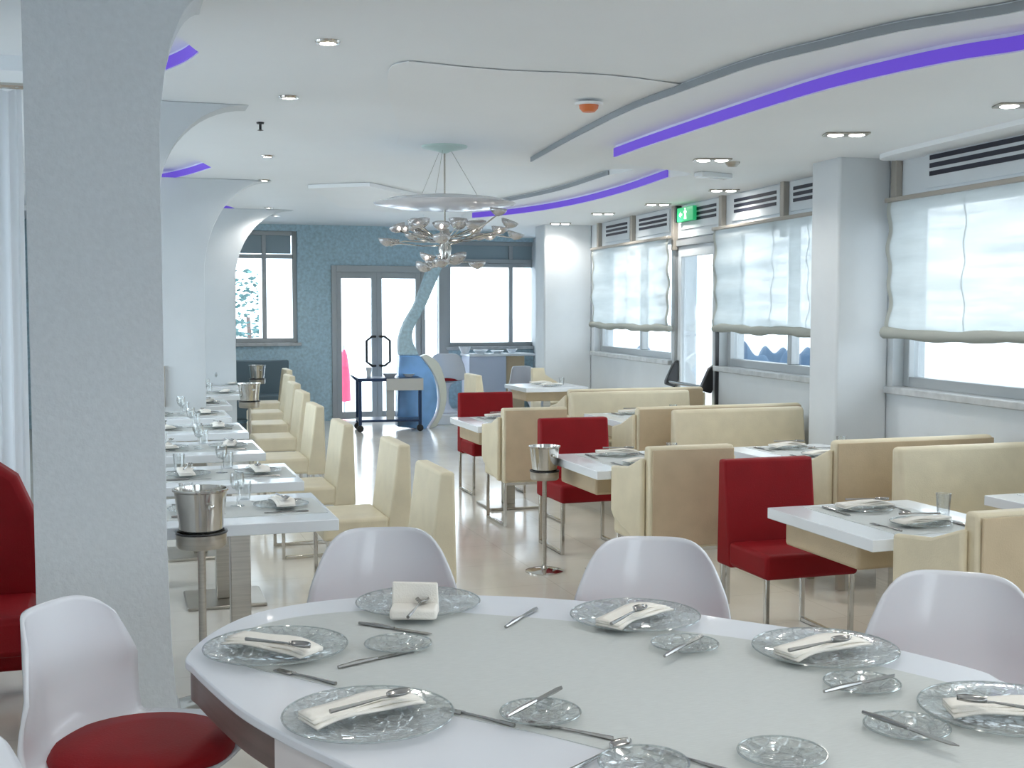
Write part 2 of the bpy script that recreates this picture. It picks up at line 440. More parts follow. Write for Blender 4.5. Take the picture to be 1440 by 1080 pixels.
# vent grilles over the windows
def vent(s0, s1, z0, z1, label):
    e = empty('ceiling_vent', WL(s0, 0.0), WROT); W = s1 - s0
    MB().box(0, W, 0, .018, z0, z1).build('panel', M_wall, e, bevel=.004)
    h = (z1 - z0)
    for k in range(3):
        za = z0 + h * (.30 + .2 * k)
        MB().box(.06, W - .06, .016, .024, za, za + h * .115).build('slot', M_slot, e)
    tag(e, label, 'vent', 'slotted air vents above the windows')
vent(S(886), S(852), 2.40, 2.64, 'slotted air vent panel above the far window, left half')
vent(S(942), S(898), 2.40, 2.64, 'slotted air vent panel above the far window, beside the glazed door')
vent(S(1012), S(957), 2.40, 2.64, 'slotted air vent panel above the glazed door with the green sign')
vent(S(1097), S(1030), 2.40, 2.64, 'slotted air vent panel above the middle blind, next to the door')
vent(S(1166), S(1112), 2.40, 2.64, 'slotted air vent panel above the middle blind, next to the white column')
vent(4.2, S(1300), 2.40, 2.66, 'long slotted air vent panel above the nearest window blind')

# roman blinds
def blind(s0, s1, zt_, zb, label, d=.10):
    e = empty('roman_blind', WL(s0, d), WROT); W = s1 - s0; random.seed(int(s0 * 10)); ph = [random.uniform(0, 6) for _ in range(6)]
    MB().box(-.01, W + .01, -.03, .03, zt_ - .005, zt_ + .025).build('head_rail', M_taupe, e, bevel=.006)
    def fn(u, v):
        z = zt_ + (zb - zt_) * v; k = v ** 1.3
        y = .010 * math.sin(v * 7 * PI) + .014 * k * math.sin(u * 9 + ph[0] + v * 9) + .010 * k * math.sin(u * 17 + ph[1])
        return (u * W, y, z + .010 * math.sin(u * PI) * math.sin(v * 14))
    MB().grid(fn, 48, 60).build('fabric', M_blind, e)
    # darker vertical side hems
    for a, b in ((0, .05), (W - .05, W)):
        def fh(u, v, a=a, b=b):
            p = fn((a + (b - a) * u) / W, v); return (p[0], p[1] + .006, p[2])
        MB().grid(fh, 2, 60).build('side_hem', M_roll, e)
    for k in range(1, 4):
        uc = k / 4
        def ft(u, v, uc=uc):
            p = fn(uc + (u - .5) * .014 / W, v); return (p[0], p[1] + .005, p[2])
        MB().grid(ft, 1, 60).build('tape', M_blind, e)
    pts = [(W * k / 24, .012 * math.sin(k * .9 + ph[2]), zb - .015 + .008 * math.sin(k * .6 + ph[3])) for k in range(25)]
    MB().tube([(-.02, 0, zb - .015)] + pts + [(W + .02, 0, zb - .015)], .04, 10, radii=[.02] + [.038 + .006 * math.sin(k * 1.7 + ph[4]) for k in range(25)] + [.02]).build('gathered_roll', M_roll, e)
    tag(e, label, 'blind', 'sheer roman blinds on the right wall windows')
blind(3.6, S(1247, .1), Z(1258, 283, .1), Z(1250, 466, .1), 'widest sheer roman blind, on the window nearest the camera')
blind(s_m0 + .0, S(1004, .1), Z(1100, 309, .1), Z(1100, 463, .1), 'sheer roman blind between the white column and the glazed door')
blind(S(940, .1), S(833, .1), Z(890, 343, .1), Z(890, 458, .1), 'sheer roman blind on the far window, beyond the glazed door')

# exit sign
e = empty('exit_sign', WL(S(972), .06), WROT)
MB().box(-.22, .22, -.02, .02, 2.47, 2.61).build('sign_body', M_green, e, bevel=.006)
MB().prism([(-.055, 2.49), (-.035, 2.49), (-.03, 2.525), (-.015, 2.49), (.005, 2.495), (-.008, 2.54), (.015, 2.56), (.005, 2.575), (-.03, 2.578), (-.06, 2.565), (-.058, 2.55), (-.04, 2.552)], .021, .024, 'y').build('running_figure', M_signw, e)
MB().lathe([(.0001, 2.582), (.009, 2.585), (.012, 2.592), (.009, 2.598), (.0001, 2.602)], -.025, .022, 10).build('figure_head', M_signw, e)
MB().prism([(.06, 2.53), (.10, 2.53), (.10, 2.51), (.14, 2.54), (.10, 2.57), (.10, 2.55), (.06, 2.55)], .021, .024, 'y').build('arrow', M_signw, e)
MB().box(.20, .235, -.03, .03, 2.47, 2.64).build('hinge_block', M_black, e)
tag(e, 'green emergency exit sign with white running figure over the glazed door', 'sign')

# ------------------------------------------------------------------ left side: wall and flared piers
wl = MB(); lb = [(5.3, 7.0), (7.5, 11.0), (11.7, 14.3)]; yp = -4
for a, b in lb:
    wl.box(-1.45, -1.2, yp, a, 0, ZC).box(-1.45, -1.2, a, b, 0, .6).box(-1.45, -1.2, a, b, 2.5, ZC); yp = b
wl.box(-1.45, -1.2, yp, YB, 0, ZC)
struct(wl.build('wall_left', M_wall))
for k, (a, b) in enumerate(lb):
    e = struct(empty('window_%d' % (9 + k), (-1.28, b, 0), -PI / 2)); Wd_ = b - a
    MB().box(0, .06, -.08, 0, .6, 2.5).box(Wd_ - .06, Wd_, -.08, 0, .6, 2.5).box(.06, Wd_ - .06, -.08, 0, .6, .66).box(.06, Wd_ - .06, -.08, 0, 2.44, 2.5).build('window_frame', M_alu, e)
    MB().box(.06, Wd_ - .06, -.05, -.04, .66, 2.44).build('pane', M_pane, e)
struct(MB().box(-3.2, 7, -4.25, -4, 0, .9).box(-3.2, 7, -4.25, -4, 2.5, ZC).box(-3.2, .6, -4.25, -4, .9, 2.5).box(3.2, 7, -4.25, -4, .9, 2.5).build('wall_front', M_wall))
framed('window_12', (.6, -4.05, 0), 0, 2.6, .9, 2.5, [1.3], depth=.08)  # unseen window added behind the camera to brighten surfaces facing it
def pier(n, edge_px, y, wdt, th, zflare, r, base=False):
    x1 = PY(edge_px, 432, y).x; x0 = x1 - wdt
    top = ZC - .002
    pts = [(x0, 0)]
    if base: pts += [(x1 + .055, 0), (x1 + .03, .06), (x1 + .012, .3), (x1, .7)]
    else: pts += [(x1, 0)]
    # quarter-ellipse flare into the ceiling
    for k in range(15):
        a = PI / 2 * k / 14
        pts.append((x1 + r * (1 - math.cos(a)), zflare + (top - zflare) * math.sin(a)))
    pts += [(x0, top)]
    o = struct(MB().prism(pts, y, y + th, 'y').build('trim_%d' % n, M_pier if n == 10 else M_wall, smooth=30, bevel=.012))
    print('pier', n, x0, x1); return x1
pier(10, 229, 4.72, .468, .30, 2.2, .17, True)
pier(11, 228, 7.15, .50, .22, 2.25, .50)
pier(12, 288, 11.3, .75, .22, 1.9, .62)
pier(13, 331, 14.6, 1.2, .22, 1.9, .70)
# brown strip on the second pier
xa = PY(226, 515, 11.27).x; xb = PY(232, 515, 11.27).x
struct(MB().box(xa, xb, 11.26, 11.30, PY(228, 572, 11.27).z, PY(228, 515, 11.27).z).build('trim_14', M_taupe))

# sheer curtain beside the near pier
def curtain(x0, x1, y, label):
    e = empty('curtain', (x0, y, 0)); W = x1 - x0
    def fn(u, v): return (u * W + .02 * math.sin(u * 6) * (1 - v), .035 * math.sin(u * W * 75), .03 + 2.55 * v)
    MB().grid(fn, 90, 16).build('curtain_fabric', M_curt, e)
    MB().tube([(-.02, 0, 2.6), (W + .02, 0, 2.6)], .014).build('curtain_rod', M_chrome, e)
    tag(e, label, 'curtain')
cx = PY(38, 432, 5.85).x
curtain(-1.15, cx, 5.85, 'sheer white curtain hanging left of the big grey pillar')

# ------------------------------------------------------------------ ceiling panels
def panel(name, pts2, z0, z1, m, bevel=.006): return struct(MB().prism(pts2, z0, z1, 'z').build(name, m, smooth=30))
def strip(pts2, z0, z1, m, th=.008, off=.004):
    """a thin vertical ribbon following a ceiling edge"""
    b = MB(); n = len(pts2); nor = []
    for i in range(n):
        a = Vector(pts2[max(0, i - 1)]); c = Vector(pts2[min(n - 1, i + 1)]); t = (c - a).normalized(); nn = Vector((-t.y, t.x))
        mid = Vector(pts2[i])
        if nn.dot(Vector((CAM.x, CAM.y)) - mid) < 0: nn = -nn
        nor.append(nn)
    s = 0
    vs = []
    for i in range(n):
        p = Vector(pts2[i]) + nor[i] * off; q = p + nor[i] * th
        vs += [(p.x, p.y, z0), (q.x, q.y, z0), (q.x, q.y, z1), (p.x, p.y, z1)]
    fs = [(0, 1, 2, 3), tuple(4*(n-1)+k for k in (3, 2, 1, 0))]
    for i in range(n - 1):
        for k in range(4): fs.append((4*i+k, 4*i+(k+1) % 4, 4*(i+1)+(k+1) % 4, 4*(i+1)+k))
    b.add(vs, fs); return b
ZS1, ZS2 = 2.65, 2.733
pur1 = [cpt(x, y, ZS1) for x, y in ((1560, 46), (1440, 72), (1350, 86), (1260, 104), (1160, 128), (1060, 158), (960, 190), (905, 208), (865, 222))]
pur2 = [cpt(x, y, ZS1) for x, y in ((940, 250), (870, 273), (800, 290), (730, 301), (665, 307))]
pur1s, pur2s = crom(pur1, 8), crom(pur2, 8)
RX = 6.4
notch = crom([pur1[-1], (pur1[-1][0] + .25, pur1[-1][1] + .35), (pur2[0][0] + .02, pur2[0][1] - .35), pur2[0]], 5)
fp = pur2[-1]
farback = crom([fp, (fp[0] + .1, fp[1] + .8), (fp[0] + .9, fp[1] + 1.6), (fp[0] + 1.6, YB)], 6)
poly = [(RX, -4)] + [(pur1s[0][0] - .5, -4)] + [(pur1s[0][0] - .1, pur1s[0][1] - 1.5)] + pur1s + notch[1:-1] + pur2s + farback[1:] + [(RX, YB)]
panel('ceiling_soffit', poly, ZS1, ZC - .001, M_ceil2).name = 'trim_15'
g1 = [cpt(x, y, ZS2) for x, y in ((1560, -20), (1440, 15), (1350, 31), (1260, 46), (1160, 69), (1060, 94), (960, 129), (880, 159), (800, 199), (748, 228))]
g2 = [cpt(x, y, ZS2) for x, y in ((857, 246), (780, 270), (700, 286), (640, 293), (575, 296))]
g1s, g2s = crom(g1, 8), crom(g2, 8)
n2 = crom([g1[-1], (g1[-1][0] + .3, g1[-1][1] + .5), (g2[0][0], g2[0][1] - .45), g2[0]], 5)
fq = g2[-1]
poly2 = [(RX - .1, -4), (g1s[0][0] - .5, -4), (g1s[0][0] - .1, g1s[0][1] - 1.3)] + g1s + n2[1:-1] + g2s + [(fq[0] + .3, fq[1] + .5), (fq[0] + 1.0, YB - .01), (RX - .1, YB - .01)]
panel('ceiling_band', poly2, ZS2, ZC - .002, M_ceil).name = 'trim_16'
tag(strip(pur1s[3:], ZS1 + .006, ZS2 - .018, M_led).build('led_strip', M_led), 'long violet light strip curving along the ceiling edge at upper right', 'light strip', 'violet ceiling light strips')
tag(strip(pur2s, ZS1 + .006, ZS2 - .018, M_led).build('led_strip', M_led), 'violet light strip on the ceiling edge between chandelier and right windows', 'light strip', 'violet ceiling light strips')
struct(strip(g1s[3:], ZS2 + .002, ZC - .01, M_greytrim).build('trim_17', M_greytrim))
struct(strip(g2s, ZS2 + .002, ZC - .01, M_greytrim).build('trim_18', M_greytrim))
# violet strips along the far edges of the left recesses
for fe, l in zip(far_edges, ('violet light strip in the ceiling recess beside the big pillar top', 'violet light strip in the ceiling recess behind the big pillar', 'shortest violet light strip, far away above the far left window')):
    tag(strip(fe, ZC + .004, ZC + .06, M_led).build('led_strip', M_led), l, 'light strip', 'violet ceiling light strips')
# shallow step in the middle of the ceiling
st = [cpt(x, y, 2.755) for x, y in ((575, 92), (549, 100), (545, 128), (553, 160), (562, 188), (558, 206))]
sts = crom(st, 6)
s2p = crom([st[-1], cpt(620, 222, 2.755), cpt(720, 236, 2.755), cpt(860, 240, 2.755)], 6)
s3p = crom([cpt(1000, 130, 2.755), cpt(860, 112, 2.755), cpt(700, 104, 2.755), st[0]], 6)
panel('trim_22', sts + s2p[1:] + s3p[:-1], 2.772, ZC - .004, M_ceil2)
st2 = crom([cpt(x, y, 2.74) for x, y in ((433, 265), (450, 272), (462, 281), (477, 291))], 6)
panel('trim_23', st2 + [cpt(560, 300, 2.74), cpt(600, 280, 2.74), cpt(520, 262, 2.74)], 2.74, ZC - .004, M_ceil2)
struct(strip(st2, 2.742, ZC - .01, M_greytrim).build('trim_24', M_greytrim))
# curved recess panel above nearest vent
a0 = crom([(S(1266), .0), (S(1266) + .02, .16), (S(1300), .24), (5.6, .27), (4.6, .28)], 6)
struct(MB().prism(a0 + [(4.6, 0)], 2.62, 2.652, 'z').build('trim_25', M_ceil, loc=WO, rz=WROT))

# ------------------------------------------------------------------ ceiling fittings
def mk_down():
    e = empty('downlight'); tag(e, cat='ceiling light')
    MB().lathe([(.035, -.002), (.036, -.012), (.052, -.008), (.056, 0), (.035, 0)], n=24, cap=False).build('trim_ring', M_chrome, e)
    MB().lathe([(.0001, -.009), (.040, -.007), (.040, -.001), (.0001, -.001)], n=20, cap=False).build('lamp', M_lamp, e)
    return e
downlight = Maker(mk_down)
DL = [(461, 58, 'largest round downlight, nearest the camera, right of the big pillar top'), (406, 136, 'round downlight just above the black sprinkler'),
      (376, 219, 'round downlight below the black sprinkler'), (372, 253, 'round downlight between the two left rows of ceiling edges'),
      (378, 292, 'small round downlight over the far left window, higher of two'), (388, 303, 'small round downlight over the far left window, lower of two')]
lights = []
for x, y, l in DL:
    q = P(x, y, ZC - .001); downlight(q, 0, l, 'round downlights on the left'); lights.append(q)
def mk_twin():
    e = empty('twin_spotlight'); tag(e, cat='ceiling light')
    MB().box(-.13, .13, -.065, .065, -.010, 0).build('housing', M_steel, e, bevel=.004)
    for k in (-1, 1):
        MB().lathe([(.0001, -.014), (.036, -.014), (.046, -.010), (.0001, -.010)], k * .062, 0, 20, cap=False).build('lamp', M_lamp, e)
    return e
twin = Maker(mk_twin)
TW = [(1437, 147, 'twin spotlight cut by the right edge of the picture'), (1190, 188, 'twin spotlight in front of the white column top'),
      (1002, 224, 'twin spotlight left of the round ceiling detector'), (1018, 267, 'twin spotlight above the taupe post right of the exit sign'),
      (925, 287, 'twin spotlight over the far blind, nearer of two'), (848, 300, 'twin spotlight over the far blind, farther of two'), (788, 314, 'farthest twin spotlight, over the far white column')]
for x, y, l in TW:
    q = P(x, y, ZS1 - .001); twin(q, -.35, l, 'twin spotlights on the right soffit'); lights.append(q)
q = P(1030, 228, ZS1 - .001)
e = empty('detector', q); MB().lathe([(.0001, -.035), (.03, -.032), (.05, -.012), (.055, 0)], n=20).build('dome', M_steel, e); tag(e, 'small round grey detector beside a twin spotlight', 'detector')
q = P(1003, 243, ZS1)
o = MB().box(-.16, .16, -.05, .05, -.04, -.0).build('emergency_lamp', M_white, loc=q, rz=.3, bevel=.01); tag(o, 'slim white emergency lamp on the ceiling near the exit sign', 'lamp')
q = P(828, 145, 2.755)
e = empty('smoke_detector', q)
MB().lathe([(.0001, -.012), (.075, -.012), (.08, 0)], n=24).build('base', M_ceil2, e)
MB().lathe([(.0001, -.05), (.035, -.048), (.052, -.03), (.055, -.012), (.0001, -.012)], n=24, cap=False).build('cover', M_orange, e)
tag(e, 'round orange smoke detector on the white ceiling', 'detector')
q = P(366, 172, ZC)
e = empty('sprinkler', q); MB().lathe([(.025, .001), (.022, -.01), (.008, -.012), (.008, -.045), (.02, -.05), (.0001, -.054)], n=14, cap=False).build('head', M_black, e)
tag(e, 'tiny black sprinkler head on the ceiling between two downlights', 'sprinkler')

# chandelier with a dish above it
q = P(625, 204, ZC); CX, CY = q.x, q.y
ch = empty('chandelier', (CX, CY, 0)); cdist = (Vector((CX, CY, 0)) - Vector((0, 0, 0))).length
print('chandelier', CX, CY, cdist)
def zat(px, py):    # height over the chandelier axis
    d = ray(px, py); return CAM.z + d.z * (cdist / math.hypot(d.x, d.y))
zdish = zat(628, 285); zmid = zat(628, 338); zlow = zat(628, 378)
MB().lathe([(.0001, ZC), (.17, ZC), (.16, ZC - .02), (.05, ZC - .045), (.012, ZC - .06), (.0001, ZC - .06)], n=32, cap=False).build('canopy', M_mint, ch)
MB().tube([(0, 0, ZC - .05), (0, 0, zmid - .15)], .007).build('rod', M_steel, ch)
for k in range(3):
    a = k * 2.1
    MB().tube([(.05 * math.cos(a), .05 * math.sin(a), ZC - .04), (.25 * math.cos(a), .25 * math.sin(a), zdish + .05)], .002, 5).build('wire', M_chrome, ch)
MB().lathe([(.0001, zdish + .052), (.2, zdish + .048), (.4, zdish + .025), (.51, zdish - .005), (.50, zdish - .014), (.38, zdish - .035), (.2, zdish - .05), (.0001, zdish - .055)], n=48, cap=False).build('dish', M_shell, ch)
random.seed(3)
MB().lathe([(.0001, zmid + .09), (.03, zmid + .08), (.045, zmid + .04), (.03, zmid), (.05, zmid - .06), (.03, zmid - .16), (.0001, zmid - .18)], n=16, cap=False).build('hub', M_chrome, ch)
for k in range(34):
    a = k * 2.39996 + random.uniform(-.2, .2); low = k >= 24
    L = (random.uniform(.22, .55) if not low else random.uniform(.1, .24))
    z0 = zmid + random.uniform(-.02, .05) if not low else zmid - .12
    dz = random.uniform(-.05, .12) if not low else random.uniform(-.10, .0)
    ca, sa = math.cos(a), math.sin(a)
    tip = (L * ca, L * sa, z0 + dz)
    arm = MB().tube([(0, 0, z0 - .02), (L * .4 * ca, L * .4 * sa, z0 - .02 + dz * .2), (L * .75 * ca, L * .75 * sa, z0 + dz * .45), tip], .005, 6).build('arm', M_chrome, ch)
    b = MB(); b.M = Matrix.Translation(tip) @ Matrix.Rotation(a, 4, 'Z') @ Matrix.Rotation(random.uniform(-.5, .5), 4, 'Y')
    b.lathe([(.008, -.01), (.03, .0), (.052, .018), (.062, .042)], n=12, cap=False)
    b.build('glass_cup', M_cglass, arm, solid=.004)
    if k % 3 == 0:
        b = MB(); b.M = Matrix.Translation((tip[0], tip[1], tip[2] + .015)); b.lathe([(.0001, -.014), (.013, -.005), (.013, .01), (.0001, .02)], n=10, cap=False)
        b.build('bulb', M_bulb, arm)
tag(ch, 'many-armed chrome and glass chandelier hanging under a white dish', 'chandelier')

# ------------------------------------------------------------------ furniture prototypes
def skid(parent, x, y0, y1, h, r=.011):
    MB().box(x - r, x + r, y0 - r, y0 + r, 0, h).box(x - r, x + r, y1 - r, y1 + r, 0, h).box(x - r, x + r, y0 + r, y1 - r, 0, 2 * r).build('leg_frame', M_chrome, parent, bevel=.003)
def mk_chair(m, arms, name='dining_chair', H=.86, w=.25):
    def fn():
        e = empty(name); tag(e, cat='chair')
        MB().box(-w, w, -.12, .25, .34, .46).build('seat', m, e, bevel=.02, seg=3)
        MB().prism([(-.25, .33), (-.10, .33), (-.12, .46), (-.17, H), (-.24, H)], -w, w, 'x').build('backrest', m, e, bevel=.015, seg=3)
        if arms:
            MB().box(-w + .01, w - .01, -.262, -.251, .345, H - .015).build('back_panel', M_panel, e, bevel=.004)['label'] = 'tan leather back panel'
            for s in (-1, 1):
                xa, xb = sorted((s * (w + .002), s * (w + .035)))
                MB().prism([(-.20, .34), (.17, .44), (.21, .48), (.21, .73), (-.02, .755), (-.20, .82)], xa, xb, 'x').build('armrest', m, e, bevel=.012)
        for s in (-1, 1): skid(e, s * (w - .02), -.22, .22, .345)
        MB().box(-w + .03, w - .03, -.23, -.208, .31, .335).build('stretcher', M_chrome, e)
        return e
    return fn
cream_side = Maker(mk_chair(M_cream, False)); red_side = Maker(mk_chair(M_red, False)); cream_arm = Maker(mk_chair(M_cream, True, H=.88))

TZ = .70
def mk_table(wx, wy, apron):
    def fn():
        e = empty('dining_table'); tag(e, cat='table')
        t = MB().box(-wx/2, wx/2, -wy/2, wy/2, TZ - .05, TZ).build('tabletop', M_white, e, bevel=.004)
        if apron:
            MB().box(-wx/2 + .07, wx/2 - .07, -wy/2 + .2, wy/2 - .04, TZ - .17, TZ - .05).build('apron', M_panel, e, bevel=.015)
        MB().box(-.045, .045, -.045, .045, .02, TZ - .05).build('leg', M_steel, e, bevel=.004)
        MB().box(-.21, .21, -.21, .21, 0, .02).build('base', M_steel, e, bevel=.006)
        return e
    return fn
table_l = Maker(mk_table(.78, .80, False)); table_r = Maker(mk_table(.76, .82, True))

# ------------------------------------------------------------------ tableware prototypes (origin at the bottom)
def mk_plate(R):
    def fn():
        e = empty('glass_plate'); tag(e, cat='plate')
        MB().lathe([(.0001, .001), (R * .55, .001), (R * .62, .004), (R * .9, .012), (R, .016), (R * .9, .016), (R * .62, .008), (R * .55, .005), (.0001, .005)], n=48, cap=False).build('plate_body', M_plate, e)
        pts = [(R * math.cos(2*PI*k/48), R * math.sin(2*PI*k/48), .0155) for k in range(49)]
        MB().tube(pts, .0022, 6).build('rim', M_rim, e)
        return e
    return fn
charger = Maker(mk_plate(.18)); bread = Maker(mk_plate(.085)); dinner = Maker(mk_plate(.125))
def mk_napkin():
    e = empty('napkin'); tag(e, cat='napkin')
    b = MB()
    for k in range(3):
        def fn(u, v, k=k):
            x = (u - .5) * .26; y = (v - .5) * (.085 - .012 * k) + .006 * k
            return (x, y + .012 * math.sin(u * 3), .003 + .0048 * k + .008 * math.sin(u * PI) + .003 * math.sin(u * 8 + k))
        b.grid(fn, 16, 4)
    b.build('folded_linen', M_nap, e, solid=.0046)
    return e
napkin = Maker(mk_napkin)
def mk_spoon():
    e = empty('spoon'); tag(e, cat='spoon')
    MB().tube([(-.09, 0, .004), (-.03, 0, .006), (.03, 0, .009), (.045, 0, .008)], .003, 6, radii=[.005, .004, .0025, .003]).build('handle', M_cut, e)
    MB().grid(lambda u, v: (.045 + .058 * v, (u - .5) * 2 * .019 * math.sin(PI * min(1, max(.03, v * .97 + .015))) ** .6, .004 + .010 * (abs(u - .5) * 2) ** 2 + .006 * (v - .5) ** 2), 8, 10).build('bowl', M_cut, e, solid=.0015)
    return e
spoon = Maker(mk_spoon)
def mk_knife():
    e = empty('knife'); tag(e, cat='knife')
    MB().tube([(-.115, 0, .005), (-.06, 0, .006), (0, 0, .005)], .006, 8, radii=[.004, .0065, .0045]).build('handle', M_cut, e)
    MB().prism([(0, -.005), (.07, -.009), (.105, -.007), (.118, .003), (.10, .007), (0, .006)], .003, .0055, 'z').build('blade', M_cut, e)
    return e
knife = Maker(mk_knife)
def mk_fork():
    e = empty('fork'); tag(e, cat='fork')
    MB().tube([(-.10, 0, .004), (-.02, 0, .005), (.04, 0, .004)], .004, 6, radii=[.005, .003, .003]).build('handle', M_cut, e)
    b = MB().box(.036, .055, -.010, .010, .002, .0045)
    for k in range(4): b.box(.055, .095, -.010 + k * .0055, -.0065 + k * .0055, .002, .004)
    b.build('tines', M_cut, e)
    return e
fork = Maker(mk_fork)
def mk_glass():
    e = empty('wine_glass'); tag(e, cat='glass')
    MB().lathe([(.0001, .001), (.032, .001), (.032, .003), (.006, .008), (.004, .02), (.004, .07), (.0001, .07)], n=18, cap=False).build('stem', M_tumb, e)
    MB().lathe([(.004, .07), (.026, .085), (.034, .115), (.030, .155), (.028, .155), (.031, .115), (.024, .088), (.0001, .075)], n=18, cap=False).build('bowl', M_tumb, e)
    return e
wineglass = Maker(mk_glass)
def mk_tumbler():
    e = empty('tumbler'); tag(e, cat='glass')
    MB().lathe([(.0001, .002), (.027, .002), (.034, .09), (.032, .09), (.026, .008), (.0001, .008)], n=18, cap=False).build('tumbler_body', M_tumb, e)
    return e
tumbler = Maker(mk_tumbler)
def mk_runner():
    e = empty('table_runner'); tag(e, cat='table runner')
    MB().box(-.37, .37, -.22, .22, 0, .002).build('cloth', M_runner, e)
    return e
runner = Maker(mk_runner)

def setting(c, z, ang, where, grp, full=True, glass=True):
    """a place setting; ang = direction from the diner to the table centre"""
    u = Vector((math.cos(ang), math.sin(ang), 0)); v = Vector((-u.y, u.x, 0)); j = lambda s=.012: random.uniform(-s, s)
    pz = Vector((c.x, c.y, z))
    dinner(pz, random.uniform(0, 3), 'patterned glass plate %s' % where, 'glass plates on the ' + grp)
    napkin(pz + Vector((0, 0, .0165)), ang + PI/2 + random.uniform(-.3, .3), 'folded white napkin on the glass plate %s' % where, 'napkins on the ' + grp)
    if full:
        spoon(pz + Vector((0, 0, .044)), ang + PI/2 + random.uniform(-.6, .2), 'spoon lying on the napkin %s' % where, 'spoons on the ' + grp)
        knife(pz - v * (.165 + j()), ang + random.uniform(-.1, .1), 'knife beside the glass plate %s' % where, 'knives on the ' + grp)
        fork(pz + v * (.165 + j()), ang + random.uniform(-.1, .1), 'fork beside the glass plate %s' % where, 'forks on the ' + grp)
    if glass and random.random() < .55:
        wineglass(pz + u * .19 - v * (.07 + j()), 0, 'small stemmed glass %s' % where, 'stemmed glasses on the ' + grp)

# ------------------------------------------------------------------ left row of tables
random.seed(11)
corners = []
for x, y in ((477, 730), (428, 677), (374, 637), (350, 608)):
    q = P(x, y, TZ); corners.append((q.x, q.y))
print('left corners', corners)
yy = corners[-1][1]
for k, (dy, x) in enumerate(((1.25, .87), (1.25, .98), (1.35, 1.25), (1.4, 1.45), (1.3, 1.62))):
    yy += dy
    if yy < 15.0: corners.append((x, yy))
for i, (x, y) in enumerate(corners):
    c = Vector((x - .39, y + .40, 0)); nm = ORD[i]
    table_l(c, 0, 'white square pedestal table, %s of the left row counted from the camera' % nm, 'white tables of the left row')
    runner(Vector((c.x, c.y, TZ)), 0, 'pale grey runner on the %s table of the left row' % nm, 'runners on the left row tables')
    z = TZ + .002
    full = i < 6
    setting(Vector((c.x + .19, c.y, 0)), z, PI, 'at aisle end, %s left row table' % nm, 'left row tables', full)
    setting(Vector((c.x - .19, c.y, 0)), z, 0, 'at wall end, %s left row table' % nm, 'left row tables', full)
    tumbler(Vector((c.x + .05, c.y + .27, TZ)), 0, 'clear tumbler at the back of the %s left row table' % nm, 'tumblers on the left row tables')
    tumbler(Vector((c.x - .22, c.y + .28, TZ)), 0, 'clear tumbler near the wall on the %s left row table' % nm, 'tumblers on the left row tables')
# chairs on the aisle side
cps = [(643, 664), (580, 625), (500, 597), (458, 571), (438, 552)]
cpos = []
for x, y in cps:
    q = P(x, y, .86); cpos.append((q.x - .25, q.y + .25))
print('left chairs', cpos)
for d in ((.10, 1.3), (.13, 1.35), (.15, 1.35)): cpos.append((cpos[-1][0] + d[0], cpos[-1][1] + d[1]))
for i, (x, y) in enumerate(cpos):
    if y > 16.6: continue
    cream_side(Vector((x, y, 0)), PI / 2, 'cream leather chair facing the wall, %s along the left aisle counted from the camera' % ORD[i], 'cream chairs along the left aisle')
# red bench back glimpsed left of the pillar
def bench(name, m, w, loc, rz, H, label, cat='banquette', group=None, bm=None, arms=False):
    e = empty(name, loc, rz)
    if arms:
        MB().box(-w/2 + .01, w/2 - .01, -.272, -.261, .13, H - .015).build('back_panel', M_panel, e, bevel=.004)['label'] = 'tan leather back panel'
        for s in (-1, 1):
            xa, xb = sorted((s * (w/2 + .002), s * (w/2 + .035)))
            MB().prism([(-.24, .34), (.13, .40), (.17, .44), (.17, .69), (-.02, .73), (-.24, .82)], xa, xb, 'x').build('armrest', m, e, bevel=.012)
    MB().box(-w/2, w/2, -.14, .16 if arms else .26, .12, .45).build('seat', m, e, bevel=.03, seg=3)
    MB().prism([(-.26, .12), (-.12, .12), (-.13, .45), (-.19, H), (-.26, H)], -w/2, w/2, 'x').build('backrest', bm or m, e, bevel=.025, seg=3)
    for s in (-1, 1):
        for t in (-.2, .12): MB().box(s * (w/2 - .08) - .02, s * (w/2 - .08) + .02, t - .02, t + .02, 0, .12).build('leg', M_chrome, e)
    tag(e, label, cat, group); return e
e = empty('red_armchair', (0, 0, 0))
q = P(30, 657, .98); print('red', q)
prof = [(0, .0), (.46, .0), (.46, .50), (.43, .75), (.36, .92), (.28, .98), (.16, .98), (.0, .93)]
x1 = P(49, 700, .9).x
e.location = (x1 - .46, 5.12, 0)
MB().prism([(p[0], p[1] + .10 if p[1] < .05 else p[1]) for p in prof], 0, .14, 'y').build('backrest', M_red, e, bevel=.03, seg=3)
MB().box(.0, .44, -.45, .0, .28, .44).build('seat', M_red, e, bevel=.03)
for a in (.04, .42):
    for b_ in (-.4, .1): MB().tube([(a, b_, 0), (a, b_, .28)], .014).build('leg', M_chrome, e)
e.location = (x1 - .46, 5.35, 0)
tag(e, 'tall red leather chair half hidden left of the big pillar', 'chair')

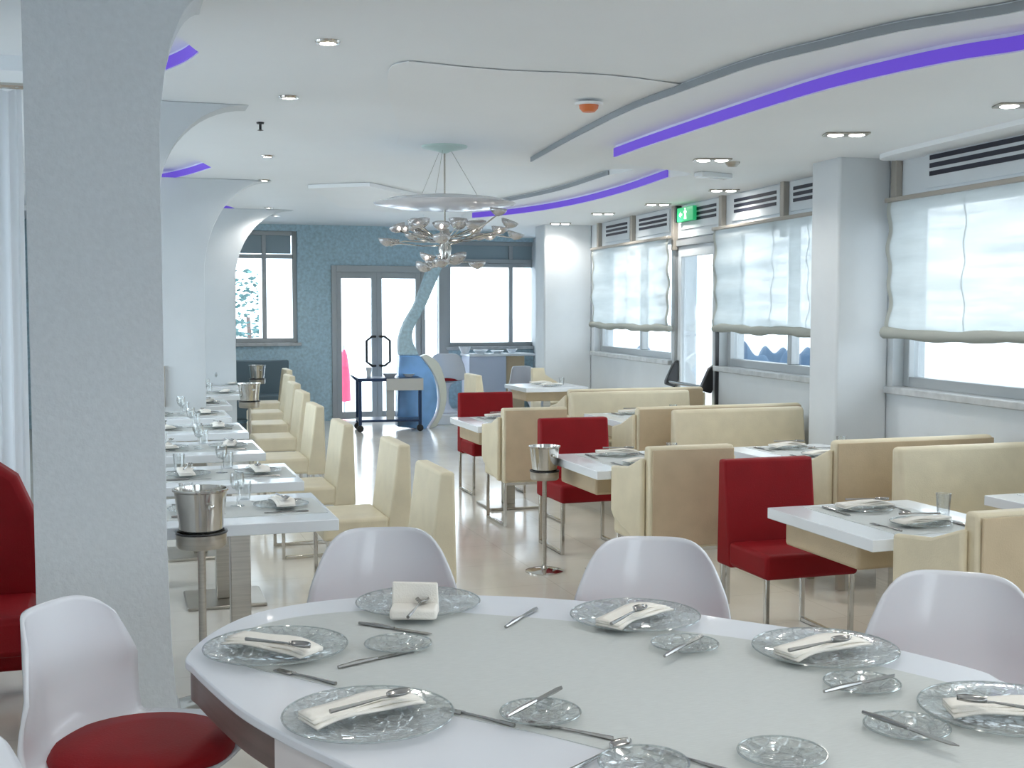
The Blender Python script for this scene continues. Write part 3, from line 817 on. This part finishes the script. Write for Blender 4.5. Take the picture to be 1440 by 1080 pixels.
# ------------------------------------------------------------------ right tables
def near_left(px, py): q = P(px, py, TZ); return q.x, q.y
R1 = near_left(1221, 760); R2 = near_left(835, 663); R3 = near_left(668, 600)
print('R', R1, R2, R3)
rows = [('nearest', R1), ('middle', R2), ('farthest', R3)]
random.seed(21)
for nm, (x, y) in rows:
    for k, side in enumerate(('aisle', 'window')):
        c = Vector((x + .40 + 1.2 * k, y + .41, 0))
        where = '%s right row, %s table' % (nm, side)
        table_r(c, 0, 'white square table with beige underside, in the %s' % where, 'white tables of the right rows')
        runner(Vector((c.x, c.y, TZ)), PI / 2, 'pale grey runner laid in the %s' % where, 'runners on the right row tables')
        setting(Vector((c.x, c.y - .2, 0)), TZ + .002, PI / 2, 'near side, %s' % where, 'right row tables', True, False)
        setting(Vector((c.x, c.y + .2, 0)), TZ + .002, -PI / 2, 'far side, %s' % where, 'right row tables', True, False)
        tumbler(Vector((c.x + .29, c.y + .03, TZ)), 0, 'clear tumbler on the right, %s' % where, 'tumblers on the right row tables')
# red chairs face the camera behind each aisle-side table
for (x, y, l) in ((1010, 645, 'largest red chair, nearest the camera, behind the right foreground table'), (755, 588, 'middle red chair, behind the champagne bucket stand'), (643, 552, 'smallest red chair, farthest from the camera')):
    q = P(x, y, .86); red_side(Vector((q.x + .25, q.y - .24, 0)), PI, l, 'red chairs on the right')
for (x, y, l) in ((1366, 724, 'cream armchair with its back to the camera at the right picture edge'), (906, 630, 'cream armchair seen from behind between the two nearer red chairs'), (702, 575, 'cream armchair seen from behind between the two farther red chairs')):
    q = P(x, y, .88); cream_arm(Vector((q.x + .285, q.y + .25, 0)), 0, l, 'cream armchairs with backs to the camera')
# banquettes, back to back
def banq(pl, pr, py, H, rz, label, m=M_cream, bm=None, top=.87):
    a = P(pl, py, top)
    b = P(pr, py - (pr - pl) * .04, top); b = Vector((b.x, a.y, 0))
    b.x = min(b.x, 4.55 + .0787 * a.y - .12)
    w = abs(b.x - a.x); cx_ = (a.x + b.x) / 2
    cy_ = a.y + (.19 if rz else -.0) * 0
    # backrest top front edge sits at local y -.19; facing -y (rz=pi) puts it at +.19
    loc = Vector((cx_, a.y - .19, 0)) if rz else Vector((cx_, a.y + .26, 0))
    return bench('banquette', m, w, loc, rz, top, label, group='banquettes on the right', bm=bm, arms=not rz)
banq(1264, 1530, 630, .95, PI, 'cream banquette facing the camera behind the nearest right-hand tables')
banq(1176, 1425, 620, .95, 0, 'tan-backed banquette behind the nearest cream banquette')
banq(948, 1120, 577, .95, PI, 'cream banquette facing the camera left of the white column')
banq(897, 1160, 573, .95, 0, 'tan-backed banquette behind the middle cream banquette')
banq(803, 955, 552, .95, PI, 'cream banquette facing the camera in the far row below the escape door')
banq(800, 1050, 548, .95, 0, 'tan-backed banquette closing the far row below the escape door')

# ------------------------------------------------------------------ wine coolers
def mk_cooler():
    e = empty('wine_cooler_stand'); tag(e, cat='wine cooler')
    MB().lathe([(.0001, .0), (.135, .0), (.135, .008), (.10, .018), (.03, .026), (.014, .05), (.0001, .05)], n=32, cap=False).build('foot', M_chrome, e)
    MB().tube([(0, 0, .03), (0, 0, .665)], .0155, 12).build('pole', M_steel, e)
    MB().lathe([(.0001, .655), (.094, .655), (.100, .665), (.100, .715), (.094, .715), (.092, .67), (.0001, .668)], n=32, cap=False).build('holder', M_steel, e)
    pts = [(.101 * math.cos(2*PI*k/32), .101 * math.sin(2*PI*k/32), .716) for k in range(33)]
    MB().tube(pts, .005, 6).build('holder_ring', M_black, e)
    b = MB().lathe([(.0001, .67), (.078, .67), (.082, .69), (.104, .88), (.112, .885), (.112, .892), (.102, .892), (.078, .70), (.0001, .69)], n=32, cap=False).build('bucket', M_chrome, e)
    for s in (-1, 1):
        MB().lathe([(.0001, -.012), (.012, -.008), (.015, 0), (.012, .008), (.0001, .012)], n=12, cap=False).build('knob', M_chrome, b, loc=(0, s * .112, .83))
    return e
cooler = Maker(mk_cooler)
q = P(287, 992, 0); cooler(q, .3, 'champagne bucket on a tall chrome stand before the first left table', 'champagne bucket stands')
q = P(772, 803, 0); q.x -= .03; o = cooler(q, .3, 'champagne bucket on a chrome stand in the aisle beside the middle red chair', 'champagne bucket stands'); o.scale = (.87, .87, .87)
q = P(352, 668, 0); cooler(q, .3, 'champagne bucket stand partway along the left row, end of the tables', 'champagne bucket stands')
q = P(363, 612, 0); cooler(q, .3, 'champagne bucket stand at the far end of the left row', 'champagne bucket stands')

# ------------------------------------------------------------------ big oval table in the foreground
OZ = .75
rim = [(262, 922), (300, 888), (362, 861), (450, 845), (560, 837), (680, 837), (800, 843), (920, 855), (1040, 872), (1160, 890), (1280, 917), (1380, 943), (1470, 972)]
o2 = [P(x, y, OZ) for x, y in rim]
pts = [(p.x, p.y) for p in o2]
lp = P(1470, 972, OZ)
pts += [(lp.x + .42, lp.y - .50), (lp.x + .40, lp.y - 1.1), (lp.x - .15, lp.y - 1.45), (lp.x - .75, lp.y - 1.35)]
q = [P(x, y, OZ) for x, y in ((640, 1170), (560, 1115), (470, 1067), (400, 1033), (340, 998), (300, 965), (272, 938))]
pts += [(p.x, p.y) for p in q]
oval = crom(pts, 6, True)
cxo = sum(p[0] for p in oval) / len(oval); cyo = sum(p[1] for p in oval) / len(oval)
print('oval centre', cxo, cyo)
loc_oval = [(p[0] - cxo, p[1] - cyo) for p in oval]
ot = empty('oval_dining_table', (cxo, cyo, 0))
MB().prism(loc_oval, OZ - .022, OZ, 'z').build('tabletop', M_oval, ot, bevel=.004)
def inset(pl, k): 
    out = []
    n = len(pl)
    for i in range(n):
        a = Vector(pl[i - 1]); c = Vector(pl[(i + 1) % n]); t = (c - a).normalized(); nn = Vector((-t.y, t.x))
        if nn.dot(-Vector(pl[i])) < 0: nn = -nn
        out.append(tuple(Vector(pl[i]) + nn * k))
    return out
ins0 = inset(loc_oval, .012); ins1 = inset(loc_oval, .034)
n = len(oval)
# apron: a curved band; dark brown round the left end, pale grey elsewhere
def band(idx, z0, z1, m, name):
    b = MB(); vs = []
    for i in idx:
        i %= n
        vs += [(*ins0[i], z0), (*ins1[i], z0), (*ins1[i], z1), (*ins0[i], z1)]
    L = len(idx); fs = [(0, 1, 2, 3), tuple(4*(L-1)+k for k in (3, 2, 1, 0))]
    for i in range(L - 1):
        for k in range(4): fs.append((4*i+k, 4*i+(k+1) % 4, 4*(i+1)+(k+1) % 4, 4*(i+1)+k))
    b.add(vs, fs); return b.build(name, m, ot)
brown = list(range(n - 22, n + 4))
band(brown, OZ - .10, OZ - .022, M_brown, 'end_apron')
band(list(range(4, n - 21)), OZ - .17, OZ - .022, M_apron, 'apron')
MB().lathe([(.0001, 0), (.42, 0), (.42, .015), (.12, .05), (.08, .2), (.08, .62), (.2, OZ - .022), (.0001, OZ - .022)], n=36, cap=False).build('pedestal', M_apron, ot)
tag(ot, 'large white curved foreground table laid with glass plates and napkins', 'table')

# runner over the table
rn = [P(x, y, OZ + .0002) for x, y in ((335, 893), (420, 868), (560, 858), (700, 866), (800, 874), (1000, 893), (1130, 915), (1290, 950), (1440, 990), (1520, 1020), (1500, 1110), (1300, 1150), (1100, 1110), (920, 1072), (770, 1035), (640, 1007), (450, 962), (330, 930))]
rc = crom([(p.x, p.y) for p in rn], 5, True)
o = MB().prism([(a - cxo, b - cyo) for a, b in rc], 0, .002, 'z').build('table_runner', M_runner, loc=(cxo, cyo, OZ))
tag(o, 'broad pale grey cloth running over the white foreground table', 'table runner')
ZT = OZ + .002
def two(maker, a, b, z, label, group, flip=False):
    p, q_ = P(*a, z), P(*b, z); c = (p + q_) / 2; an = math.atan2(q_.y - p.y, q_.x - p.x)
    return maker(Vector((c.x, c.y, z)), an, label, group)
CH = [((518, 1012), 'front left of the table'), ((388, 915), 'at the left end of the table'), ((588, 852), 'at the back beside the left white chair'),
      ((893, 871), 'in front of the middle white chair'), ((1160, 918), 'left of the right-hand white chair'), ((1415, 1005), 'at the right picture edge')]
NP = [((432, 1020), (585, 985)), ((318, 900), (448, 925)), None, ((850, 885), (935, 855)), ((1110, 925), (1205, 905)), ((1375, 1003), (1470, 1005))]
SP = [((478, 1000), (558, 982)), ((355, 902), (420, 912)), None, ((858, 880), (905, 858)), ((1120, 915), (1180, 905)), ((1450, 1000), (1392, 993))]
for i, ((x, y), l) in enumerate(CH):
    q = P(x, y, ZT); charger(q, i * .7, 'large patterned glass plate %s' % l, 'large glass plates on the foreground table')
    if NP[i]:
        two(napkin, NP[i][0], NP[i][1], ZT + .0165, 'folded white napkin on the large plate %s' % l, 'napkins on the foreground table')
        two(spoon, SP[i][0], SP[i][1], ZT + .048, 'spoon on the napkin of the plate %s' % l, 'spoons on the foreground table')
# the standing folded napkin on the back plate
q = P(583, 866, ZT + .016)
e = empty('napkin', q, -YAW)
MB().box(-.065, .065, -.05, .03, 0, .03).build('folded_base', M_nap, e, bevel=.008)
MB().prism([(-.066, .0), (.066, .0), (.062, .085), (-.064, .088)], .030, .042, 'y').build('standing_fold', M_nap, e, bevel=.004)
tag(e, 'white napkin standing upright on the back left plate', 'napkin', 'napkins on the foreground table')
q = P(585, 858, ZT + .047); spoon(Vector((q.x, q.y, ZT + .047)), 1.1, 'spoon resting on the upright napkin at the back', 'spoons on the foreground table')
for a, b, l in (((467, 943), (591, 914), 'knife with dark handle between the left plates'), ((508, 879), (602, 893), 'knife below the plate with the upright napkin'),
                ((712, 883), (754, 857), 'knife between the back left and middle plates'), ((935, 925), (988, 895), 'knife on the small plate by the middle white chair'),
                ((1165, 974), (1253, 953), 'knife on the small glass plate right of centre'), ((1203, 1001), (1358, 1056), 'longest knife in the front right corner'),
                ((710, 1012), (793, 967), 'knife lying across the centre front'), ):
    two(knife, a, b, ZT + (.021 if 'small' in l or 'longest' in l or 'centre front' in l else 0), l, 'knives on the foreground table')
for a, b, l in (((466, 962), (392, 944), 'fork beside the plate at the left end'), ((700, 1017), (640, 1002), 'fork right of the front left plate'), ((830, 1035), (770, 1023), 'fork in the centre front beside the small plate'),
                ((1000, 1080), (925, 1058), 'fork at the bottom picture edge')):
    two(fork, a, b, ZT, l, 'forks on the foreground table')
two(spoon, (812, 1082), (868, 1056), ZT, 'spoon cut by the bottom picture edge', 'spoons on the foreground table')
for (x, y), l in (((560, 912), 'left of the table centre behind the long knife'), ((963, 912), 'under a knife near the middle white chair'), ((1212, 968), 'under a knife right of the table centre'), ((1275, 1030), 'in the front right corner under the longest knife'),
                  ((760, 1010), 'in the centre front beside a knife'), ((1100, 1068), 'at the bottom picture edge, right of centre'), ((905, 1082), 'at the bottom picture edge, near centre')):
    q = P(x, y, ZT); bread(q, x * .01, 'small glass plate %s' % l, 'small glass plates on the foreground table')

# ------------------------------------------------------------------ tulip chairs
def shell_fn(u, v):
    # centre line (y back-forward, z): seat front -> seat -> back top
    C = [(.245, .465), (.19, .462), (.05, .445), (-.09, .445), (-.19, .48), (-.235, .58), (-.26, .71), (-.285, .84)]
    Wd = [.18, .22, .25, .262, .268, .262, .236, .196]
    t = v * (len(C) - 1); i = min(int(t), len(C) - 2); f = t - i
    def cr(a):
        p0, p1, p2, p3 = a[max(i-1, 0)], a[i], a[i+1], a[min(i+2, len(a)-1)]
        return .5*((2*p1)+(-p0+p2)*f+(2*p0-5*p1+4*p2-p3)*f*f+(-p0+3*p1-3*p2+p3)*f**3)
    y = cr([c[0] for c in C]); z = cr([c[1] for c in C]); wd = cr(Wd)
    uu = (u - .5) * 2; k = abs(uu) ** 2.2
    back = max(0, min(1, (v - .45) / .35))
    z += (1 - back) * .055 * k * (0.3 + .7 * math.sin(PI * min(1, v * 1.6 + .1)) if v < .6 else 1)
    y += back * .10 * k
    if v > .8: z -= (v - .8) / .2 * (.075 * abs(uu) ** 5 - .012 * abs(uu) ** 2)
    return (uu * wd, y, z)
def mk_tulip(cushion):
    def fn():
        e = empty('tulip_chair'); tag(e, cat='chair')
        MB().grid(shell_fn, 24, 40).build('shell', M_shell, e, solid=.010, smooth=80)
        MB().lathe([(.0001, 0), (.25, 0), (.25, .006), (.16, .022), (.07, .06), (.035, .13), (.026, .22), (.032, .33), (.07, .40), (.12, .425), (.0001, .425)], n=36, cap=False).build('pedestal', M_shell, e, smooth=80)
        if cushion:
            MB().lathe([(.0001, .445), (.20, .450), (.232, .465), (.236, .482), (.218, .500), (.12, .512), (.0001, .514)], 0, .01, 40, cap=False).build('seat_cushion', M_red, e, smooth=80)
        return e
    return fn
tulip = Maker(mk_tulip(True))
def tul(px, py, ang, label, z=.84, off=.285):
    q = P(px, py, z)      # centre of the top edge of the back
    d = Vector((math.cos(ang), math.sin(ang), 0))   # facing direction
    tulip(Vector((q.x, q.y, 0)) + d * off, ang - PI / 2, label, 'white shell chairs round the foreground table')
aC = -PI/2 - YAW       # facing the camera
tul(538, 741, aC + .12, 'white shell chair behind the table on the left, before the cream chairs')
tul(915, 754, aC - .10, 'white shell chair behind the middle of the foreground table')
tul(1345, 803, aC - .35, 'white shell chair behind the table at the right picture edge')
lc = P(196, 1040, .50); tulip(Vector((lc.x, lc.y, 0)), -.55 - PI / 2, 'white shell chair with red cushion left of the foreground table', 'white shell chairs round the foreground table')
lc = P(-150, 1215, .50); tulip(Vector((lc.x, lc.y, 0)), 1.75 - PI / 2, 'white shell chair cut off in the bottom left corner', 'white shell chairs round the foreground table')

# ------------------------------------------------------------------ far end
# vase-shaped partition
YS = 15.7
def sil(pts, y0, th, m, parent, name):
    q_ = [PY(x, y, YS) for x, y in pts]
    return MB().prism([(p.x, p.z) for p in q_], y0, y0 + th, 'y').build(name, m, parent, bevel=.02)
vs_ = empty('curved_partition', (0, YS, 0))
neck = crom([(604, 372), (585, 425), (571, 450), (562, 475), (562, 500)], 5) + crom([(590, 500), (581, 480), (582, 462), (598, 432), (624, 372)], 5)
body = crom([(562, 500), (560, 540), (559, 600)], 4) + crom([(598, 604), (612, 580), (615, 555), (608, 525), (590, 500)], 5)
shell = crom([(592, 501), (610, 526), (618, 555), (615, 582), (602, 604)], 5) + crom([(614, 600), (626, 575), (628, 545), (618, 512), (600, 498)], 5)
sil(neck, 0, .14, M_mosaic, vs_, 'neck'); sil(body, -.02, .18, M_bluebody, vs_, 'body'); sil(shell, 0, .12, M_ivory, vs_, 'side_shell')
zmin = min(v.co.z for c in children(vs_) for v in c.data.vertices); print('partition zmin', zmin)
tag(vs_, 'curved blue swan-neck partition standing before the back door', 'partition')

# serving trolley
def trolley():
    a = P(510, 606, 0); b = P(588, 606, 0); w_ = .80; c = Vector(((a.x + b.x) / 2, a.y, 0))
    e = empty('serving_trolley', c, -.1)
    MB().box(-.42, .42, -.24, .24, .66, .70).build('top_shelf', M_navy, e, bevel=.006)
    MB().box(-.05, .43, -.26, -.242, .54, .695).build('side_panel', M_trolley, e, bevel=.004)
    MB().box(-.41, .41, -.23, .23, .13, .16).build('lower_shelf', M_navy, e, bevel=.006)
    for x in (-.39, .0, .39):
        for y in ((-.21, .21) if x else (-.21,)):
            l = MB().box(x - (.02 if x else .05), x + (.02 if x else .05), y - .02, y + .02, .09 if x else .16, .66).build('leg', M_navy if x else M_alu, e)
            if x: MB().lathe([(.0001, -.015), (.03, -.015), (.045, -.01), (.045, .01), (.03, .015), (.0001, .015)], n=16, cap=False).build('caster', M_black, l, loc=(x, y, .045)).rotation_euler = (PI / 2, 0, 0)
    MB().tube([(-.41, -.2, .66), (-.47, -.2, .72), (-.47, .2, .72), (-.41, .2, .66)], .012).build('handle', M_navy, e)
    tag(e, 'dark blue serving trolley on casters in front of the glass door', 'trolley')
    for k, (x, y, r, h, l) in enumerate(((.02, .0, .10, .05, 'low white bowl in the middle of the serving trolley'), (.28, .05, .08, .04, 'small white bowl at the right end of the serving trolley'), (-.25, .05, .04, .13, 'small white jug at the left end of the serving trolley'))):
        cc, ss = math.cos(-.1), math.sin(-.1)
        o = MB().lathe([(.0001, .0), (r * .6, .0), (r, h), (r * .95, h), (r * .55, .01), (.0001, .01)], n=20, cap=False).build('bowl' if k < 2 else 'jug', M_white, loc=c + Vector((x * cc - y * ss, x * ss + y * cc, .701)))
        tag(o, l, 'bowl' if k < 2 else 'jug')
trolley()

# low platform with a far dining group
PY0 = 16.1; PX0 = PY(592, 585, PY0).x
PH = .14
o = struct(MB().box(PX0, PX0 + .95, PY0, YB - .02, 0, PH).build('trim_26', M_white, bevel=.01))
print('platform', PX0, PY0)
q = PY(637, 470, PY0 + .45)
tulip(Vector((PY(628, 500, PY0 + .35).x, PY0 + .35, PH)), -PI / 2 + 1.3, 'far white shell chair with red cushion beside the curved partition', 'white shell chairs in the far corner')
# white sideboard
def sideboard():
    y0 = 16.3; x0 = PY(660, 500, y0).x; x1 = PY(712, 500, y0).x
    e = empty('sideboard', ((x0 + x1) / 2, y0 + .2, 0)); w_ = x1 - x0
    MB().box(-w_/2, w_/2, -.2, .2, .0, .93).build('body', mat('pale blue lacquer', (.55, .62, .76), .3), e, bevel=.008)
    MB().box(w_/2 + .002, w_/2 + .28, -.18, .2, .0, .93).build('side_cabinet', M_panel, e, bevel=.008)
    MB().box(-w_/2 - .01, w_/2 + .42, -.24, .24, .93, .965).build('worktop', M_white, e, bevel=.006)
    MB().box(w_/2 - .006, w_/2 + .0, -.205, -.2, .05, .9).build('door_gap', M_alu, e)
    tag(e, 'pale blue sideboard with a white top below the far right window', 'sideboard')
    for k, (dx, r, h, l) in enumerate(((-.28, .09, .10, 'white round bowl at the left end of the sideboard'), (-.05, .11, .05, 'wide white dish in the middle of the sideboard'), (.2, .1, .04, 'flat white dish right of the sideboard centre'), (.42, .08, .06, 'small white bowl at the right end of the sideboard'))):
        o = MB().lathe([(.0001, 0), (r * .5, 0), (r, h), (r * .95, h), (r * .45, .008), (.0001, .008)], n=20, cap=False).build('bowl', M_white, loc=((x0 + x1) / 2 + dx, y0 + .2, .965)); tag(o, l, 'bowl', 'white dishes on the sideboard')
sideboard()
# far right table with cream chairs
q = P(740, 546, TZ); far = Vector((q.x + .38, q.y + .41, 0))
for k in range(1):
    c = far + Vector((.78 * k, 0, 0)); l = ('left', 'right')[k]
    table_r(c, 0, 'white table in the far corner before the sideboard', 'white tables in the far corner')
    setting(Vector((c.x, c.y - .18, 0)), TZ, PI / 2, 'near side of far corner table', 'far corner tables', False)
    setting(Vector((c.x, c.y + .18, 0)), TZ, -PI / 2, 'far side of far corner table', 'far corner tables', False)
    tumbler(Vector((c.x + .2, c.y, TZ)), 0, 'clear tumbler on the far corner table', 'tumblers on the far corner table')
q = PY(802, 510, far.y + .75); cream_side(Vector((5.15, far.y + .72, 0)), PI, 'cream chair behind the far corner table', 'cream chairs in the far corner')
q = PY(712, 545, far.y - .5); cream_side(Vector((q.x - .1, far.y - .2, 0)), -PI / 2, 'cream chair at the left end of the far corner table', 'cream chairs in the far corner')
q = PY(785, 500, far.y + 1.2); cooler(Vector((5.5, far.y + 1.75, 0)), 0, 'champagne bucket stand beside the far white column', 'champagne bucket stands')
if True:
    q = PY(748, 500, far.y + 1.6); tulip(Vector((q.x, far.y + 1.6, 0)), PI + .3, 'white shell chair behind the far corner table', 'white shell chairs in the far corner')

# dark box furniture at the end of the left row
q = P(395, 574, .45)
bench('banquette', mat('slate blue leatherette', (.09, .14, .17), .5), .9, Vector((1.75, 16.6, 0)), PI, .90, 'dark slate bench against the back wall below the left window', 'bench')

# ------------------------------------------------------------------ outside
o = struct(MB().box(-60, 120, -40, 160, -.5, -.13).build('terrace', M_terr)); o.name = 'ground'
o['kind'] = 'structure'
def blob(cx, cy, cz, rx, ry, rz, m, name, label, cat, group=None, seed=0, amp=.25):
    random.seed(seed); ph = [random.uniform(0, 6) for _ in range(6)]
    nu, nv = 32, 16; b = MB()
    def fn(u, v):
        a = 2 * PI * u; p = PI * v
        k = 1 + amp * (math.sin(3 * a + ph[0] + 2 * p) * .4 + math.sin(7 * a + ph[1] - 5 * p) * .35 + math.sin(13 * a + ph[2] + 9 * p) * .25) * math.sin(p)
        return (rx * k * math.sin(p) * math.cos(a), ry * k * math.sin(p) * math.sin(a), rz * k * math.cos(p))
    b.grid(fn, nu, nv); o = b.build(name, m, loc=(cx, cy, cz), smooth=180); tag(o, label, cat, group); return o
# hazy hills far outside the right windows
def hill(px0, px1, dist, hpx, label, seed):
    a = CAM + ray(px0, 495).normalized() * dist; b = CAM + ray(px1, 495).normalized() * dist
    c = (a + b) / 2; w_ = (b - a).length * 1.5
    topz = CAM.z + ray((px0 + px1) / 2, hpx).normalized().z * dist
    base = -.13
    random.seed(seed); ph = random.uniform(0, 6)
    ang = math.atan2(b.y - a.y, b.x - a.x); h = topz - base
    e = MB().grid(lambda u, v: ((u - .5) * w_, (v - .5) * w_ * .35, h * max(0, math.sin(PI * u)) ** .35 * max(0, math.sin(PI * v)) ** .5 * (1 + .12 * math.sin(u * 14 + ph))), 30, 10).build('hedge', M_hill, loc=(c.x, c.y, base), rz=ang, smooth=180)
    tag(e, label, 'hedge', 'low dark hedges outside the right windows')
hill(836, 882, 34, 492, 'low blue green hedge outside the far window, left pane', 1)
hill(870, 925, 30, 488, 'low blue green hedge outside the far window, rounded top', 2)
hill(905, 960, 32, 497, 'low blue green hedge outside the far window, next to the door', 3)
hill(1020, 1075, 24, 487, 'dark blue hedge outside the middle window, left pane', 4)
hill(1065, 1110, 26, 489, 'dark blue hedge outside the middle window, behind the mullion', 5)
hill(1100, 1150, 25, 492, 'dark blue hedge outside the middle window, right pane', 6)
hill(1135, 1185, 27, 490, 'dark blue hedge outside the middle window beside the white column', 7)
# column and shrubs outside the back left window
q = PY(392, 430, 22); o = MB().box(-.32, .32, -.3, .3, -.13, 4).build('outdoor_column', M_outw, loc=(q.x, 22, 0)); tag(o, 'white rendered column outside the far left window', 'column')
def tree(px, y, h, r, label, seed):
    q = PY(px, 430, y); e = empty('tree', (q.x, y, -.13)); random.seed(seed)
    MB().tube([(0, 0, 0), (.03, 0, h * .3), (-.02, 0, h * .6)], .04, 8).build('trunk', M_brown, e)
    b = MB()
    for k in range(420):
        th = random.uniform(0, 2*PI); ph = math.acos(random.uniform(-1, 1)); rr = r * random.uniform(.5, 1)
        c = Vector((rr * math.sin(ph) * math.cos(th), rr * math.sin(ph) * math.sin(th), h * .62 + rr * 1.25 * math.cos(ph)))
        b.M = Matrix.Translation(c) @ Matrix.Rotation(random.uniform(0, 6), 4, 'Z') @ Matrix.Rotation(random.uniform(0, 3), 4, 'X')
        s = random.uniform(.05, .11); b.add([(-s, 0, 0), (0, -s * .5, .01), (s, 0, 0), (0, s * .5, .01)], [(0, 1, 2, 3)])
    b.M = Matrix.Identity(4); b.build('foliage', M_shrub2, e)
    tag(e, label, 'tree', 'small trees outside the far left window')
tree(350, 24, 2.6, .75, 'leafy tree outside the far left window, in the left pane', 5)
tree(413, 25, 2.8, .6, 'leafy tree outside the far left window, at its right edge', 6)
# pink red folded parasol outside the door
q = PY(484, 512, 19); e = empty('folded_parasol', (q.x, 19, -.13))
MB().lathe([(.0001, .25), (.10, .27), (.09, .7), (.05, 1.0), (.02, 1.08), (.0001, 1.09)], n=14, cap=False).build('folded_cloth', M_pink, e)
MB().tube([(0, 0, 0), (0, 0, 1.15)], .015).build('pole', M_alu, e)
tag(e, 'small pink red folded parasol outside the glass door', 'parasol')

# ------------------------------------------------------------------ light
W = bpy.data.worlds.new('world'); sc.world = W; W.use_nodes = True
bg = W.node_tree.nodes['Background']; bg.inputs[0].default_value = (.86, .94, 1, 1); bg.inputs[1].default_value = 5.0
def area(loc, rot, sx, sy, power, col=(1, .98, .95)):
    d = bpy.data.lights.new('lamp_light', 'AREA'); d.shape = 'RECTANGLE'; d.size = sx; d.size_y = sy; d.energy = power; d.color = col
    o = bpy.data.objects.new('lamp_light', d); COL.objects.link(o); o.location = loc; o.rotation_euler = rot; return o
def spot(loc, power, ang=150, col=(1, .95, .88)):
    d = bpy.data.lights.new('downlight_beam', 'SPOT'); d.energy = power; d.spot_size = math.radians(ang); d.spot_blend = .6; d.color = col; d.shadow_soft_size = .04
    o = bpy.data.objects.new('downlight_beam', d); COL.objects.link(o); o.location = loc
for p in lights: spot((p.x, p.y, p.z - .03), 20)
for x, y in ((1.2, 1.2), (3.2, 1.2), (1.2, -1.5), (3.2, -1.5), (-.6, 1.5), (2.2, 3.2), (-.6, -1.5)):  # extra ceiling lamps out of view, added as fill light
    q = Vector((x, y, ZC - .001)); z_ = ZC if x < 3 else ZS1
    downlight(Vector((x, y, z_ - .001)), 0, 'added fill downlight, unseen above or behind the camera', 'added fill downlights above the camera'); spot((x, y, z_ - .04), 26)
# daylight portals in the window openings (they only guide sampling of the sky)
def portal(loc, rz, w_, h_):
    d = bpy.data.lights.new('daylight_portal', 'AREA'); d.shape = 'RECTANGLE'; d.size = w_; d.size_y = h_; d.cycles.is_portal = True
    o = bpy.data.objects.new('daylight_portal', d); COL.objects.link(o); o.location = loc; o.rotation_euler = (PI / 2, 0, rz)
for a, b in wbays: portal(WL((a + b) / 2, -.3, (ZS + ZH) / 2), WROT + PI, b - a, ZH - ZS)
portal(WL((s_d0 + s_d1) / 2, -.3, 1.15), WROT + PI, s_d1 - s_d0, 2.3)
for a, b in lb: portal((-1.5, (a + b) / 2, 1.55), PI / 2, b - a, 1.9)
portal((1.9, -4.3, 1.7), PI, 2.6, 1.6)
portal(((XL0 + XL1) / 2, YB + .3, (zs + zt) / 2), 0, XL1 - XL0, zt - zs)
portal(((XD0 + XD1) / 2, YB + .3, zdt / 2), 0, XD1 - XD0, zdt)
portal(((XR0 + XR1) / 2, YB + .3, (zrs + zrt) / 2), 0, XR1 - XR0, zrt - zrs)

sc.view_settings.view_transform = 'Standard'; sc.view_settings.look = 'None'; sc.view_settings.gamma = 1
sc.view_settings.exposure = 0.22; sc.view_settings.use_curve_mapping = False
sc.cycles.max_bounces = 10; sc.cycles.diffuse_bounces = 6; sc.cycles.transparent_max_bounces = 24; sc.cycles.sample_clamp_indirect = 6
sc.cycles.caustics_reflective = False; sc.cycles.caustics_refractive = False
